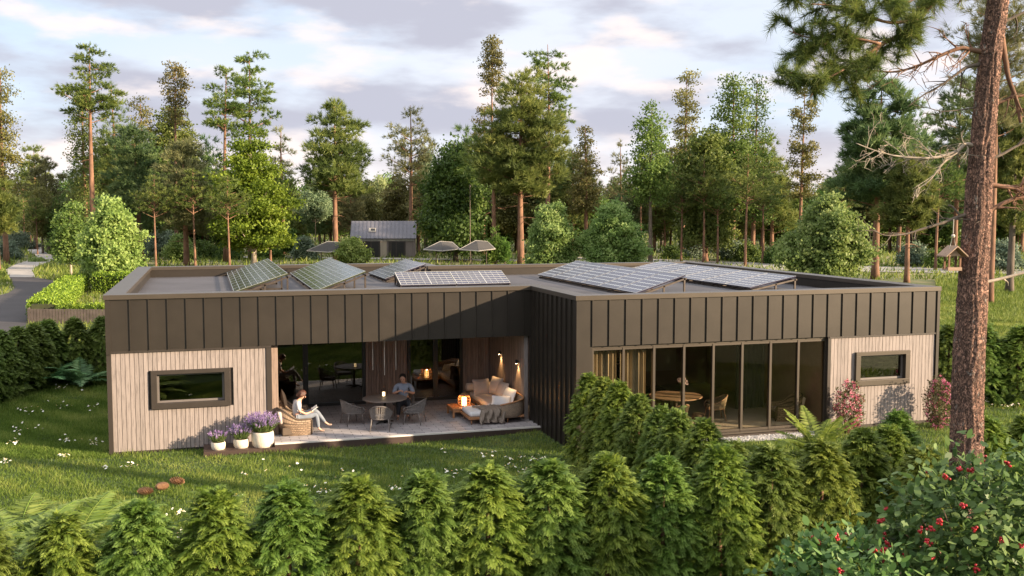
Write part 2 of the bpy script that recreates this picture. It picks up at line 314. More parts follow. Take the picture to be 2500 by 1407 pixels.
class MB:
    def __init__(s): s.v = []; s.f = []; s.uv = []; s.tint = []
    def add(s, verts, faces, uvs=None, tint=0.5):
        b0 = len(s.v); s.v += [tuple(x) for x in verts]
        for i, f in enumerate(faces):
            s.f.append(tuple(b0 + k for k in f)); s.uv.append(uvs[i] if uvs else [(0, 0)] * len(f)); s.tint.append(tint)
    def box(s, a, b, tint=0.5):
        x0, y0, z0 = a; x1, y1, z1 = b
        v = [(x0, y0, z0), (x1, y0, z0), (x1, y1, z0), (x0, y1, z0), (x0, y0, z1), (x1, y0, z1), (x1, y1, z1), (x0, y1, z1)]
        s.add(v, [(0, 3, 2, 1), (4, 5, 6, 7), (0, 1, 5, 4), (1, 2, 6, 5), (2, 3, 7, 6), (3, 0, 4, 7)], tint=tint); return s
    def obox(s, o, ux, uy, uz, tint=0.5):   # oriented box from a corner and three edge vectors
        o = Vector(o); ux = Vector(ux); uy = Vector(uy); uz = Vector(uz)
        v = [o, o + ux, o + ux + uy, o + uy, o + uz, o + ux + uz, o + ux + uy + uz, o + uy + uz]
        s.add(v, [(0, 3, 2, 1), (4, 5, 6, 7), (0, 1, 5, 4), (1, 2, 6, 5), (2, 3, 7, 6), (3, 0, 4, 7)], tint=tint); return s
    def tube(s, pts, rad, n=8, cap=True, tint=0.5):
        pts = [Vector(p) for p in pts]
        if not hasattr(rad, '__len__'): rad = [rad] * len(pts)
        rings = []; t0 = (pts[1] - pts[0]).normalized()
        a = Vector((0, 0, 1)) if abs(t0.z) < 0.9 else Vector((1, 0, 0))
        u = t0.cross(a).normalized()
        for i, p in enumerate(pts):
            t = (pts[min(i + 1, len(pts) - 1)] - pts[max(i - 1, 0)])
            t = t.normalized() if t.length > 1e-9 else t0
            u = (u - t * u.dot(t)); u = u.normalized() if u.length > 1e-6 else t.orthogonal().normalized()
            w = t.cross(u)
            rings.append([p + (u * math.cos(2 * math.pi * k / n) + w * math.sin(2 * math.pi * k / n)) * rad[i] for k in range(n)])
        v = [q for r_ in rings for q in r_]; f = []
        for i in range(len(pts) - 1):
            for k in range(n):
                k2 = (k + 1) % n; f.append((i * n + k, i * n + k2, (i + 1) * n + k2, (i + 1) * n + k))
        if cap: f.append(tuple(range(n - 1, -1, -1))); f.append(tuple((len(pts) - 1) * n + k for k in range(n)))
        s.add(v, f, tint=tint); return s
    def lathe(s, prof, c=(0, 0, 0), n=24, cap=True):
        v = []; f = []
        for (r, z) in prof:
            for k in range(n):
                a = 2 * math.pi * k / n; v.append((c[0] + r * math.cos(a), c[1] + r * math.sin(a), c[2] + z))
        for i in range(len(prof) - 1):
            for k in range(n):
                k2 = (k + 1) % n; f.append((i * n + k, i * n + k2, (i + 1) * n + k2, (i + 1) * n + k))
        if cap: f.append(tuple(range(n - 1, -1, -1))); f.append(tuple((len(prof) - 1) * n + k for k in range(n)))
        s.add(v, f); return s
    def ball(s, c, r, n=8, sq=(1, 1, 1), tint=0.5):
        v = []; f = []
        for i in range(1, n):
            th = math.pi * i / n
            for k in range(n * 2):
                a = math.pi * k / n
                v.append((c[0] + r * sq[0] * math.sin(th) * math.cos(a), c[1] + r * sq[1] * math.sin(th) * math.sin(a), c[2] + r * sq[2] * math.cos(th)))
        top = len(v); v.append((c[0], c[1], c[2] + r * sq[2])); v.append((c[0], c[1], c[2] - r * sq[2])); w = n * 2
        for i in range(n - 2):
            for k in range(w): f.append((i * w + k, (i + 1) * w + k, (i + 1) * w + (k + 1) % w, i * w + (k + 1) % w))
        for k in range(w): f.append((top, k, (k + 1) % w)); f.append((top + 1, (n - 2) * w + (k + 1) % w, (n - 2) * w + k))
        s.add(v, f, tint=tint); return s
    def grid(s, P, nu, nv, uvs=1.0, loop=False):  # P[i][j] points; uv in metres
        v = [q for row in P for q in row]; f = []; uv = []
        for i in range(nu - 1):
            for j in range(nv - 1):
                f.append((i * nv + j, (i + 1) * nv + j, (i + 1) * nv + j + 1, i * nv + j + 1))
                uv.append([(i * uvs[0], j * uvs[1]), ((i + 1) * uvs[0], j * uvs[1]), ((i + 1) * uvs[0], (j + 1) * uvs[1]), (i * uvs[0], (j + 1) * uvs[1])] if uvs != 1.0 else [(0, 0)] * 4)
        s.add(v, f, uvs=uv); return s
    def build(s, name, mat, parent=None, smooth=False, bevel=0.0, sub=0, solid=0.0):
        me = bpy.data.meshes.new(name); me.from_pydata(s.v, [], s.f)
        me.materials.append(mat)
        uvl = me.uv_layers.new(name='UVMap'); arr = [c for u in s.uv for p in u for c in p]
        if len(arr) == 2 * len(me.loops): uvl.data.foreach_set('uv', arr)
        at = me.attributes.new('tint', 'FLOAT', 'FACE'); at.data.foreach_set('value', s.tint)
        if smooth: me.polygons.foreach_set('use_smooth', [True] * len(me.polygons))
        me.update()
        o = bpy.data.objects.new(name, me); link(o, parent)
        if solid: mo = o.modifiers.new('solid', 'SOLIDIFY'); mo.thickness = solid; mo.offset = 0
        if bevel: mo = o.modifiers.new('bevel', 'BEVEL'); mo.width = bevel; mo.segments = 2; mo.limit_method = 'ANGLE'
        if sub: mo = o.modifiers.new('sub', 'SUBSURF'); mo.levels = sub; mo.render_levels = sub
        return o

def npmesh(name, V, k, mat, parent=None, tint=None):    # V: (n*k, 3), every k vertices one face
    V = np.ascontiguousarray(V, dtype=np.float32); nv = len(V); nf = nv // k
    me = bpy.data.meshes.new(name)
    me.vertices.add(nv); me.vertices.foreach_set('co', V.ravel())
    me.loops.add(nv); me.loops.foreach_set('vertex_index', np.arange(nv, dtype=np.int32))
    me.polygons.add(nf); me.polygons.foreach_set('loop_start', np.arange(0, nv, k, dtype=np.int32))
    me.polygons.foreach_set('loop_total', np.full(nf, k, dtype=np.int32))
    at = me.attributes.new('tint', 'FLOAT', 'FACE')
    at.data.foreach_set('value', np.clip(tint if tint is not None else np.full(nf, .5), 0, 1).astype(np.float32))
    me.update(calc_edges=True); me.materials.append(mat)
    return link(bpy.data.objects.new(name, me), parent)

def nrm(a): return a / np.maximum(np.linalg.norm(a, axis=-1, keepdims=True), 1e-9)

def kites(P, A, N, Ln, W, k=4, mid=0.45):
    """leaf polygons: P base, A axis, N rough normal, lengths and widths"""
    A = nrm(A); S = nrm(np.cross(A, N)); Ln = np.reshape(Ln, (-1, 1)); W = np.reshape(W, (-1, 1))
    if k == 3: q = [P - S * W / 2, P + S * W / 2, P + A * Ln]
    elif k == 4: q = [P, P + A * Ln * mid + S * W / 2, P + A * Ln, P + A * Ln * mid - S * W / 2]
    else: q = [P, P + A * Ln * .28 + S * W * .45, P + A * Ln * .68 + S * W * .42, P + A * Ln, P + A * Ln * .68 - S * W * .42, P + A * Ln * .28 - S * W * .45]
    return np.stack(q, 1).reshape(-1, 3)

def bez(p0, p1, p2, n):
    return [p0 * (1 - t) ** 2 + p1 * 2 * t * (1 - t) + p2 * t * t for t in [i / (n - 1) for i in range(n)]]

# ------------------------------------------------------------------ trees
def make_tree(name, H, prof, npads, padr, padz, kind, fol, bark, rt, seed, ntuft=9, nneed=13, ll=0.5, lw=0.07,
              lean=(0, 0), rise=0.25, limb=1.0, tiers=0, hang=0.0, inner=0.55, dead=0, up=0.45, trunks=1):
    """a tapered trunk with limbs; the crown is foliage pads on the limbs inside the radius profile prof=[(height share, radius)]"""
    rg = np.random.default_rng(seed); rd = random.Random(seed)
    root = bpy.data.objects.new(name, None); C.objects.link(root); ALL.append(root)
    ts = [p[0] for p in prof]; rs = [p[1] for p in prof]
    def Rr(t): return float(np.interp(t, ts, rs))
    def tp(t):
        return Vector((lean[0] * t + 0.012 * H * math.sin(3 * t + seed) * t, lean[1] * t + 0.012 * H * math.cos(2.3 * t + seed) * t, H * t))
    tr = MB(); n = 14
    tr.tube([tp(i / n * 0.985) for i in range(n + 1)], [rt * (1.25 if i == 0 else 1) * (1 - 0.93 * (i / n) ** 1.1) + 0.012 for i in range(n + 1)], 9)
    t0 = ts[0]; pads = []
    wts = [max(0.05, Rr(t0 + (1 - t0) * (i + .5) / 40)) for i in range(40)]; cw = np.cumsum(wts) / sum(wts)
    for i in range(npads):
        q = (i + rd.random()) / npads; j = int(np.searchsorted(cw, q)); j = min(j, 39); t = t0 + (1 - t0) * (j + rd.random()) / 40
        if tiers: t = t0 + (1 - t0) * (round((t - t0) / (1 - t0) * tiers) / tiers + rd.uniform(-.42, .42) / tiers)
        t = min(max(t, t0), 0.995)
        a = i * 2.39996 + rd.uniform(-.5, .5); rr = Rr(t) * (inner + (1 - inner) * rd.random() ** 0.6) * rd.uniform(.75, 1.12) * (1 + .17 * math.sin(2 * a + t * 9 + seed) + .1 * math.sin(5 * a + seed))
        ctr = tp(t) + Vector((math.cos(a) * rr, math.sin(a) * rr, 0))
        tb = max(t - rise * rr / H * rd.uniform(.7, 1.3), t0 * 0.75); pb = tp(tb)
        e = ctr + Vector((0, 0, -padz * 0.4)); mid = (pb + e) * 0.5 + Vector((0, 0, -rise * 0.25 * rr * rd.random()))
        br = bez(pb, mid, e, 5); r0 = min(rt * .5, 0.02 + 0.018 * rr) * limb
        tr.tube(br, [r0 * (1 - .75 * k / 4) for k in range(5)], 5, cap=False)
        pads.append((ctr, padr * rd.uniform(.7, 1.25), padz * rd.uniform(.7, 1.2), rd.random(), Vector((math.cos(a), math.sin(a), 0))))
        if rr > padr * 1.6:
            c2 = br[2] + Vector((rd.uniform(-.5, .5), rd.uniform(-.5, .5), padz * .5)) * padr
            pads.append((c2, padr * rd.uniform(.5, .9), padz * rd.uniform(.6, .9), rd.random(), Vector((math.cos(a), math.sin(a), 0))))
    for i in range(dead):
        t = rd.uniform(t0 * .55, t0); a = rd.uniform(0, 6.28); p = tp(t); l_ = rd.uniform(.8, 2.6)
        tr.tube(bez(p, p + Vector((math.cos(a) * l_ * .5, math.sin(a) * l_ * .5, .1)), p + Vector((math.cos(a) * l_, math.sin(a) * l_, rd.uniform(-.6, .5))), 4), [.035, .03, .02, .008], 4, cap=False)
    tr.build('trunk', M[bark], root, smooth=True)
    c = np.array([p[0] for p in pads]); pr = np.array([p[1] for p in pads]); pz = np.array([p[2] for p in pads]); pt = np.array([p[3] for p in pads]); pd = np.array([p[4] for p in pads])
    K = len(pads); idx = np.repeat(np.arange(K), ntuft); T = len(idx)
    u = nrm(rg.normal(size=(T, 3))) * (rg.random((T, 1)) ** 0.4)
    off = u * np.stack([pr[idx], pr[idx], pz[idx]], 1); tc = c[idx] + off
    tdir = nrm(u * [1, 1, .7] + pd[idx] * .45 + [0, 0, up]); tt = pt[idx] * .55 + rg.random(T) * .45
    ii = np.repeat(np.arange(T), nneed); N_ = len(ii)
    if kind == 'needle':
        A = nrm(tdir[ii] + rg.normal(size=(N_, 3)) * .55); P = tc[ii] + rg.normal(size=(N_, 3)) * .05; Nq = u[ii] + [0, 0, .35] + rg.normal(size=(N_, 3)) * .35
        V = kites(P, nrm(A), Nq, ll * rg.uniform(.6, 1.2, N_), lw * rg.uniform(.7, 1.3, N_), 3); k = 3
    else:
        sp = min(pr.mean(), .9) * (.42 if not hang else .25)
        P = tc[ii] + rg.normal(size=(N_, 3)) * [sp, sp, sp * (.6 if not hang else 1.6)]
        if hang: A = nrm(rg.normal(size=(N_, 3)) * .35 + [0, 0, -1]); Nn = rg.normal(size=(N_, 3))
        else: A = nrm(rg.normal(size=(N_, 3)) + tdir[ii] * .5); Nn = nrm(u[ii] * 1.1 + tdir[ii] * .5 + rg.normal(size=(N_, 3)) * .45)
        V = kites(P, A, Nn, ll * rg.uniform(.6, 1.25, N_), lw * rg.uniform(.7, 1.2, N_), 4); k = 4
    tint = tt[ii] * .75 + rg.random(N_) * .25
    npmesh('crown', V, k, G[fol], root, tint)
    return root

def bgpos(px, D):
    p = CAMP + (FH + RT * ((px - CX) / F)) * D; return Vector((p.x, p.y, gh(p.x) - 0.05))
def bgH(py, D): return 5.5 + (518 - py) / F * D
def pxm(w, D): return w / F * D

def tree(px, D, ytop, shape, fol, kind, name, label, cat='tree', bark='bark_red', rt=.28, seed=None, lean_px=0, **kw):
    """shape: [(y in the photo, half width in photo pixels)] from the crown's foot to its top"""
    H = bgH(ytop, D); prof = sorted([((bgH(y, D)) / H, pxm(w, D)) for y, w in shape])
    lv = RT * pxm(lean_px, D)
    t = make_tree(name, H, prof, kind=kind, fol=fol, bark=bark, rt=rt, seed=seed or int(px + D), lean=(lv.x, lv.y), **kw)
    t.location = bgpos(px, D); tag(t, label, cat); return t

# ------------------------------------------------------------------ setting: ground, drive, path
xs = sorted(set([-1500, -700, -300, -150, -80, -40, 80, 150, 300, 700, 1500] + list(np.arange(-20, 30.1, 1.0))))
ys = sorted(set([-300, -60, -20, 60, 70, 80, 100, 150, 250, 500, 1000, 2500] + list(np.arange(0, 50.1, 1.0))))
g = MB(); P = [[(x, y, gh(x)) for y in ys] for x in xs]; g.grid(P, len(xs), len(ys)); go = g.build('ground', M['ground'], smooth=True); tag(go, kind='structure')
def sheet(name, pts, mat, z):
    s = MB(); s.add([(p[0], p[1], gh(p[0]) + z) for p in pts], [tuple(range(len(pts)))]); o = s.build(name, mat); tag(o, kind='structure'); return o
DRIVE = [gz(*q).xy[:] for q in ((66, 792), (76, 770), (100, 737), (124, 713), (141, 698), (137, 688), (110, 682), (60, 676), (22, 676), (28, 690), (35, 703), (30, 711), (12, 719), (-10, 725), (-90, 745), (-260, 790), (-420, 860), (-200, 860), (60, 840))]
PATH = [gz(*q).xy[:] for q in ((86, 678), (80, 664), (88, 652), (116, 642), (136, 633), (124, 622), (104, 614), (100, 600), (70, 600), (66, 612), (78, 620), (92, 628), (66, 638), (34, 648), (14, 660), (20, 678))]
sheet('driveway', DRIVE, M['asphalt'], 0.03)
sheet('path', PATH, M['pathm'], 0.045)
sheet('path', [(-1, 128), (8, 120), (18, 113), (30, 105), (42, 99), (43, 100.5), (31, 107.5), (19, 116), (9, 123.5), (0, 132)], M['pathm'], 0.05)
sheet('path', [(48, 82), (80, 60), (82, 66), (60, 86), (44, 110), (40, 110)], M['pathm'], 0.045)

# ------------------------------------------------------------------ the house
YL, YR, XL, XS, XE = 24.2, 20.91, -2.2, 7.85, 17.52     # front of left wing, front of right wing, left end, step, right end
YB1, YB2, XN = 36.5, 34.4, 7.7
house = thing('flat_roof_house', 'long single storey house with dark bronze metal fascia, pale timber walls and a flat roof', 'house', (XL, YL, 0))
HO = Vector((XL, YL, 0))
class HB(MB):
    def build(s, name, mat, parent=None, **k):
        s.v = [(x - XL, y - YL, z) for x, y, z in s.v]
        return MB.build(s, name, mat, house if parent is None else parent, **k)

def seams_x(b, x0, x1, y, z0, z1, out=-1, pitch=0.405, first=None, w=0.022, d=0.028):
    x = x0 + (first if first is not None else pitch)
    while x < x1 - 0.05:
        b.box((x - w / 2, min(y, y + out * d), z0), (x + w / 2, max(y, y + out * d), z1)); x += pitch

def boards_x(b, x0, x1, y, z0, z1, rd, w=0.098, gap=0.010, th=0.03, holes=()):
    x = x0
    while x < x1 - 0.01:
        xe = min(x + w, x1); t = rd.random(); segs = [(z0, z1)]
        for hx0, hx1, hz0, hz1 in holes:
            if xe > hx0 + 0.02 and x < hx1 - 0.02:
                segs = [(z0, hz0), (hz1, z1)]
        for a, c in segs:
            if c - a > 0.02: b.box((x, y, a), (xe - gap, y + th, c), t)
        x += w

def boards_y(b, y0, y1, x, z0, z1, rd, w=0.09, gap=0.012, th=0.025):
    y = y0
    while y < y1 - 0.01:
        ye = min(y + w, y1); b.box((min(x, x + th), y, z0), (max(x, x + th), ye - gap, z1), rd.random()); y += w
rd = random.Random(3)
ZC, ZT = 3.54, 3.65
# fascia of the left wing
b = HB(); b.box((XL + .1, YL - .05, 2.38), (XS, YL + .15, ZC)); seams_x(b, XL + .1, XS - .02, YL - .05, 2.38, ZC, first=.42)
b.box((XL, YL - .07, 2.30), (XL + .1, YL + .15, ZC)); b.build('fascia', M['bronze'])
b = HB(); b.box((XL + .1, YL - .04, 2.325), (1.42, YL + .05, 2.378)); b.build('fascia_trim', M['bframe'])
# fascia of the right wing with the tall corner panel
b = HB(); b.box((XS + .38, YR, 2.5), (XE - .08, YR + .15, ZC)); seams_x(b, XS + .38, XE - .1, YR, 2.5, ZC, first=.0, w=.03, d=.03)
b.box((XS + .0, YR, 0.05), (XS + .38, YR + .15, ZC)); b.box((XE - .08, YR - .03, 0.22), (XE, YR + .15, ZC)); b.build('fascia', M['bronze'])
# step wall between the wings
b = HB(); b.box((XS, YR + .152, .03), (XS + .12, YL + .15, ZC))
y = YR + .3
while y < YL: b.box((XS - .045, y - .014, .03), (XS - .001, y + .014, ZC)); y += .33
b.build('side_wall', M['bronze'])
# outer walls at the ends and back
b = HB(); b.box((XL, YL + .152, .02), (XL + .15, YB1, ZC)); b.box((XL + .15, YB1 - .15, .02), (XN, YB1, ZC)); b.box((XN - .15, YB2, .02), (XN, YB1 - .15, ZC))
b.box((XN, YB2 - .15, .02), (XE, YB2, ZC)); b.box((XE - .15, YR + .152, .02), (XE, YB2 - .15, ZC))
seams_x(b, XL, XN, YB1, .02, ZC, out=1); b.build('back_wall', M['bronze'])
# coping: strips butted end to end
def coping(b, x0, y0, x1, y1): b.box((x0, y0, ZC), (x1, y1, ZT))
b = HB(); cw = .42
coping(b, XL - .03, YL - .1, XS - .03, YL + .36); coping(b, XL - .03, YL + .36, XL + .42, YB1 - .4); coping(b, XL - .03, YB1 - .4, XN + .02, YB1 + .03)
coping(b, XN - .4, YB2 + .03, XN + .02, YB1 - .4); coping(b, XN - .4, YB2 - .4, XE - .42, YB2 + .03); coping(b, XE - .42, YR + .36, XE + .03, YB2 + .03)
coping(b, XS - .03, YR - .03, XE + .03, YR + .36); coping(b, XS - .03, YR + .36, XS + .36, YL + .36)
b.build('coping', M['coping'], bevel=.006)
# inner parapet faces and roof
b = HB(); zi = 3.3
b.box((XL + .15, YL + .25, 3.2), (XS + .2, YL + .34, ZC - .002)); b.box((XL + .30, YL + .34, 3.2), (XL + .38, YB1 - .3, ZC - .002)); b.box((XL + .38, YB1 - .38, 3.2), (XN - .3, YB1 - .3, ZC - .002))
b.box((XN - .38, YB2 - .3, 3.2), (XN - .3, YB1 - .38, ZC - .002)); b.box((XN - .3, YB2 - .38, 3.2), (XE - .38, YB2 - .3, ZC - .002)); b.box((XE - .38, YR + .34, 3.2), (XE - .3, YB2 - .38, ZC - .002))
b.box((XS + .22, YR + .25, 3.2), (XE - .38, YR + .34, ZC - .002)); b.box((XS + .22, YR + .34, 3.2), (XS + .31, YL + .34, ZC - .002)); b.build('parapet', M['bronze'])
b = HB(); b.box((XL + .16, YL + .16, 2.48), (XN - .16, YB1 - .16, zi)); b.box((XN - .16, YL + .16, 2.48), (XE - .16, YB2 - .16, zi)); b.box((XS + .13, YR + .16, 2.56), (XE - .16, YL + .16, zi))
b.build('roof', M['membrane'])
# timber walls
LW = (-1.27, .47, 1.0, 1.89)
b = HB(); boards_x(b, XL + .1, 1.30, YL, .06, 2.32, rd, holes=[LW]); b.build('timber_wall', M['boards'])
b = HB(); b.box((XL + .16, YL + .04, .04), (LW[0] + .05, YL + .14, 2.33)); b.box((LW[1] - .05, YL + .04, .04), (1.38, YL + .14, 2.33)); b.box((LW[0] + .05, YL + .04, .04), (LW[1] - .05, YL + .14, LW[2] + .05)); b.box((LW[0] + .05, YL + .04, LW[3] - .05), (LW[1] - .05, YL + .14, 2.33)); b.build('inner_wall', M['int_dark'])
b = HB(); b.box((XL, YL - .03, 0.0), (XL + .1, YL + .15, 2.30)); b.build('corner_post', M['bframe']); b = HB(); b.box((1.30, YL - .02, .06), (1.42, YL + .16, 2.325)); b.build('corner_post', M['bframe'])
b = HB(); b.box((XL + .1, YL + .01, -.1), (1.42, YL + .14, .058)); b.build('plinth', M['plinth']); b = HB(); b.box((XS + .39, YR + .03, -.05), (XE - .1, YR + .14, .29)); b.build('plinth', M['plinth'])
RW = (15.1, 16.66, 1.26, 2.09)
b = HB(); boards_x(b, 14.42, XE - .09, YR + .01, .292, 2.46, rd, holes=[RW]); b.build('timber_wall', M['boards'])
b = HB(); b.box((14.40, YR + .05, .29), (RW[0] + .05, YR + .14, 2.49)); b.box((RW[1] - .05, YR + .05, .29), (XE - .16, YR + .14, 2.49)); b.box((RW[0] + .05, YR + .05, .29), (RW[1] - .05, YR + .14, RW[2] + .05)); b.box((RW[0] + .05, YR + .05, RW[3] - .05), (RW[1] - .05, YR + .14, 2.49)); b.build('inner_wall', M['int_dark'])
b = HB(); b.box((14.36, YR - .02, 2.462), (XE - .085, YR + .03, 2.498)); b.build('fascia_trim', M['bframe']); b = HB(); b.box((14.33, YR - .01, .28), (14.415, YR + .2, 2.49)); b.build('corner_post', M['bframe'])

def small_window(w, y, mat):
    x0, x1, z0, z1 = w; t = .13
    root = HB(); root.box((x0, y - .06, z0), (x1, y + .16, z0 + t)); root.box((x0, y - .06, z1 - t * .7), (x1, y + .16, z1)); root.box((x0, y - .06, z0 + t), (x0 + t, y + .16, z1 - t * .7)); root.box((x1 - t, y - .06, z0 + t), (x1, y + .16, z1 - t * .7))
    f = root.build('window', mat, bevel=.004)
    a = HB(); q = .045; X0, X1, Z0, Z1 = x0 + t, x1 - t, z0 + t, z1 - t * .7
    a.box((X0, y + .06, Z0), (X1, y + .12, Z0 + q)); a.box((X0, y + .06, Z1 - q), (X1, y + .12, Z1)); a.box((X0, y + .06, Z0 + q), (X0 + q, y + .12, Z1 - q)); a.box((X1 - q, y + .06, Z0 + q), (X1, y + .12, Z1 - q)); o = a.build('sash', M['cframe'])
    o.parent = f
    p = HB(); p.box((X0 + q - .003, y + .085, Z0 + q - .003), (X1 - q + .003, y + .092, Z1 - q + .003)); o = p.build('pane', M['glass_dark']); o.parent = f
small_window(LW, YL, M['bframe']); small_window(RW, YR, M['coping'])

# tall glazing of the right wing: frame, mullions, eight panes
b = HB(); xs8 = [8.27 + .758 * i for i in range(9)]; yg = YR + .13; z0, z1 = .32, 2.44
for i, x in enumerate(xs8): b.box((x - .028, yg - .05, z0), (x + .028, yg + .05, z1))
for i in range(8): b.box((xs8[i] + .028, yg - .04, z1 - .05), (xs8[i + 1] - .028, yg + .04, z1)); b.box((xs8[i] + .028, yg - .04, z0), (xs8[i + 1] - .028, yg + .04, z0 + .06))
b.box((xs8[0] - .03, yg - .05, z1), (xs8[8] + .03, yg + .05, 2.498))
wl = b.build('window_wall', M['coping'])
for i in range(8):
    p = HB(); p.box((xs8[i] + .026, yg - .004, z0 + .055), (xs8[i + 1] - .026, yg + .004, z1 - .045)); o = p.build('pane', M['glass']); o.parent = wl
b = HB(); b.box((XS + .39, YR - .06, .295), (14.33, YR + .029, .33)); b.build('window_sill', M['coping'])

# terrace: deck, walls, soffit
YT = 27.6; XW = 7.74
b = HB(); b.box((1.42, 23.47, .12), (XS, YT, .2)); b.build('terrace_floor', M['pavers'])
b = HB(); b.box((1.42, 23.40, .17), (XS, 23.47, .204)); b.build('deck_trim', M['whiteline'])
b = HB(); b.box((-.15, 23.40, -.1), (1.42, YL - .001, .11)); b.box((1.42, 23.40, -.1), (XS + .02, 23.46, .168)); b.box((1.42, 23.5, -.1), (XS, 24.3, .118)); b.build('deck_edge', M['deckwood'])
b = HB(); b.box((1.42, YL + .16, 2.44), (XW, YT, 2.478)); b.build('soffit', M['int_wall'])
b = HB(); boards_y(b, YL + .16, YT, 1.55, .2, 2.44, rd, w=.09); b.box((1.42, YL + .16, .15), (1.548, YT, 2.44)); b.build('terrace_wall', M['slats'])
b = HB(); boards_y(b, YL + .16, YT, XW - .03, .2, 2.44, rd, w=.075, gap=.014); b.box((XW, YL + .16, .15), (XS - .002, YT, 2.44)); b.build('terrace_wall', M['slats'])
b = HB(); b.box((XW - .03, YL + .1, .2), (XW + .06, YL + .159, 2.38)); b.build('corner_post', M['boards'])
b = HB(); boards_x(b, 4.16, 5.32, YT, .2, 2.44, rd, w=.075, gap=.014); b.box((4.16, YT + .031, .2), (5.32, YT + .15, 2.47)); b.build('terrace_wall', M['slats']); b = HB(); boards_x(b, 6.93, XW - .03, YT, .2, 2.44, rd, w=.075, gap=.014); b.box((6.93, YT + .031, .2), (XW, YT + .15, 2.47))
b.build('terrace_wall', M['slats'])
def slide_door(x0, xm, x1, mat):
    b = HB(); y0, y1 = YT + .01, YT + .13; q = .085; z0, z1 = .2, 2.42
    b.box((x0, y0, z0), (x0 + q, y1, z1)); b.box((x1 - q, y0, z0), (x1, y1, z1)); b.box((xm - q * .8, y0, z0), (xm + q * .8, y1, z1))
    for a, c in ((x0 + q, xm - q * .8), (xm + q * .8, x1 - q)): b.box((a, y0, z0), (c, y1, z0 + .09)); b.box((a, y0, z1 - .1), (c, y1, z1))
    f = b.build('sliding_door', M['black'])
    for a, c in ((x0 + q, xm - q * .8), (xm + q * .8, x1 - q)):
        p = HB(); p.box((a - .002, YT + .06, z0 + .088), (c + .002, YT + .068, z1 - .098)); o = p.build('pane', M['glass_dark'] if mat else M['glass_dark']); o.parent = f
    h = HB(); h.box((xm + .0, YT - .03, 1.1), (xm + .025, YT + .009, 1.3)); o = h.build('handle', M['steel']); o.parent = f
slide_door(1.6, 2.52, 4.15, 0); slide_door(5.33, 6.13, 6.92, 1)
# rooms behind the glass
b = HB(); b.box((XL + .16, YL + .16, .1), (1.41, YB1 - .16, .19)); b.box((1.42, YT + .14, .1), (XN - .16, YB1 - .16, .19)); b.build('room_floor', M['int_wall'])
b = HB(); b.box((XS + .13, YR + .19, .2), (XE - .16, YL + .1, .30)); b.box((XS + .13, YL + .1, .2), (XE - .16, 29.9, .30)); b.build('room_floor', M['int_floor'])
b = HB(); b.box((XL + .16, 31.0, .19), (XN - .16, 31.15, 2.47)); b.box((XS + .13, 27.5, .3), (XE - .16, 27.65, 2.55)); b.box((14.55, YR + .3, .3), (14.68, 27.5, 2.55)); b.box((1.2, YL + .2, .19), (1.3, 30.9, 2.47)); b.build('inner_wall', M['int_wall'])
b = HB(); b.box((12.3, 27.42, .75), (13.5, 27.49, 2.4)); b.build('wall_panel', M['int_pale']); b = HB(); b.box((10.3, 27.42, .3), (10.36, 27.49, 2.5)); b.build('wall_panel', M['int_pale'])

# gravel strip
rg = np.random.default_rng(5); n = 1500
P = np.stack([rg.uniform(9.3, 14.4, n), rg.uniform(YR - .52, YR - .02, n), np.zeros(n)], 1)
b = MB(); sheetz = []
for p in P:
    z = gh(p[0]) + .02; r = rg.uniform(.012, .028); a = rg.uniform(0, 3)
    q = [(p[0] + r * math.cos(a + k * 1.571) * rg.uniform(.7, 1.2), p[1] + r * math.sin(a + k * 1.571) * rg.uniform(.7, 1.2), z) for k in range(4)]
    b.add(q + [(p[0], p[1], z + r * .8)], [(0, 1, 4), (1, 2, 4), (2, 3, 4), (3, 0, 4)])
b.add([(9.2, YR - .55, gh(9.2) + .012), (11, YR - .55, gh(11) + .012), (14.5, YR - .55, .212), (14.5, YR + .03, .212), (11, YR + .03, gh(11) + .012), (9.2, YR + .03, gh(9.2) + .012)], [(0, 1, 2, 3, 4, 5)])
tag(b.build('gravel', M['stone']), kind='stuff')

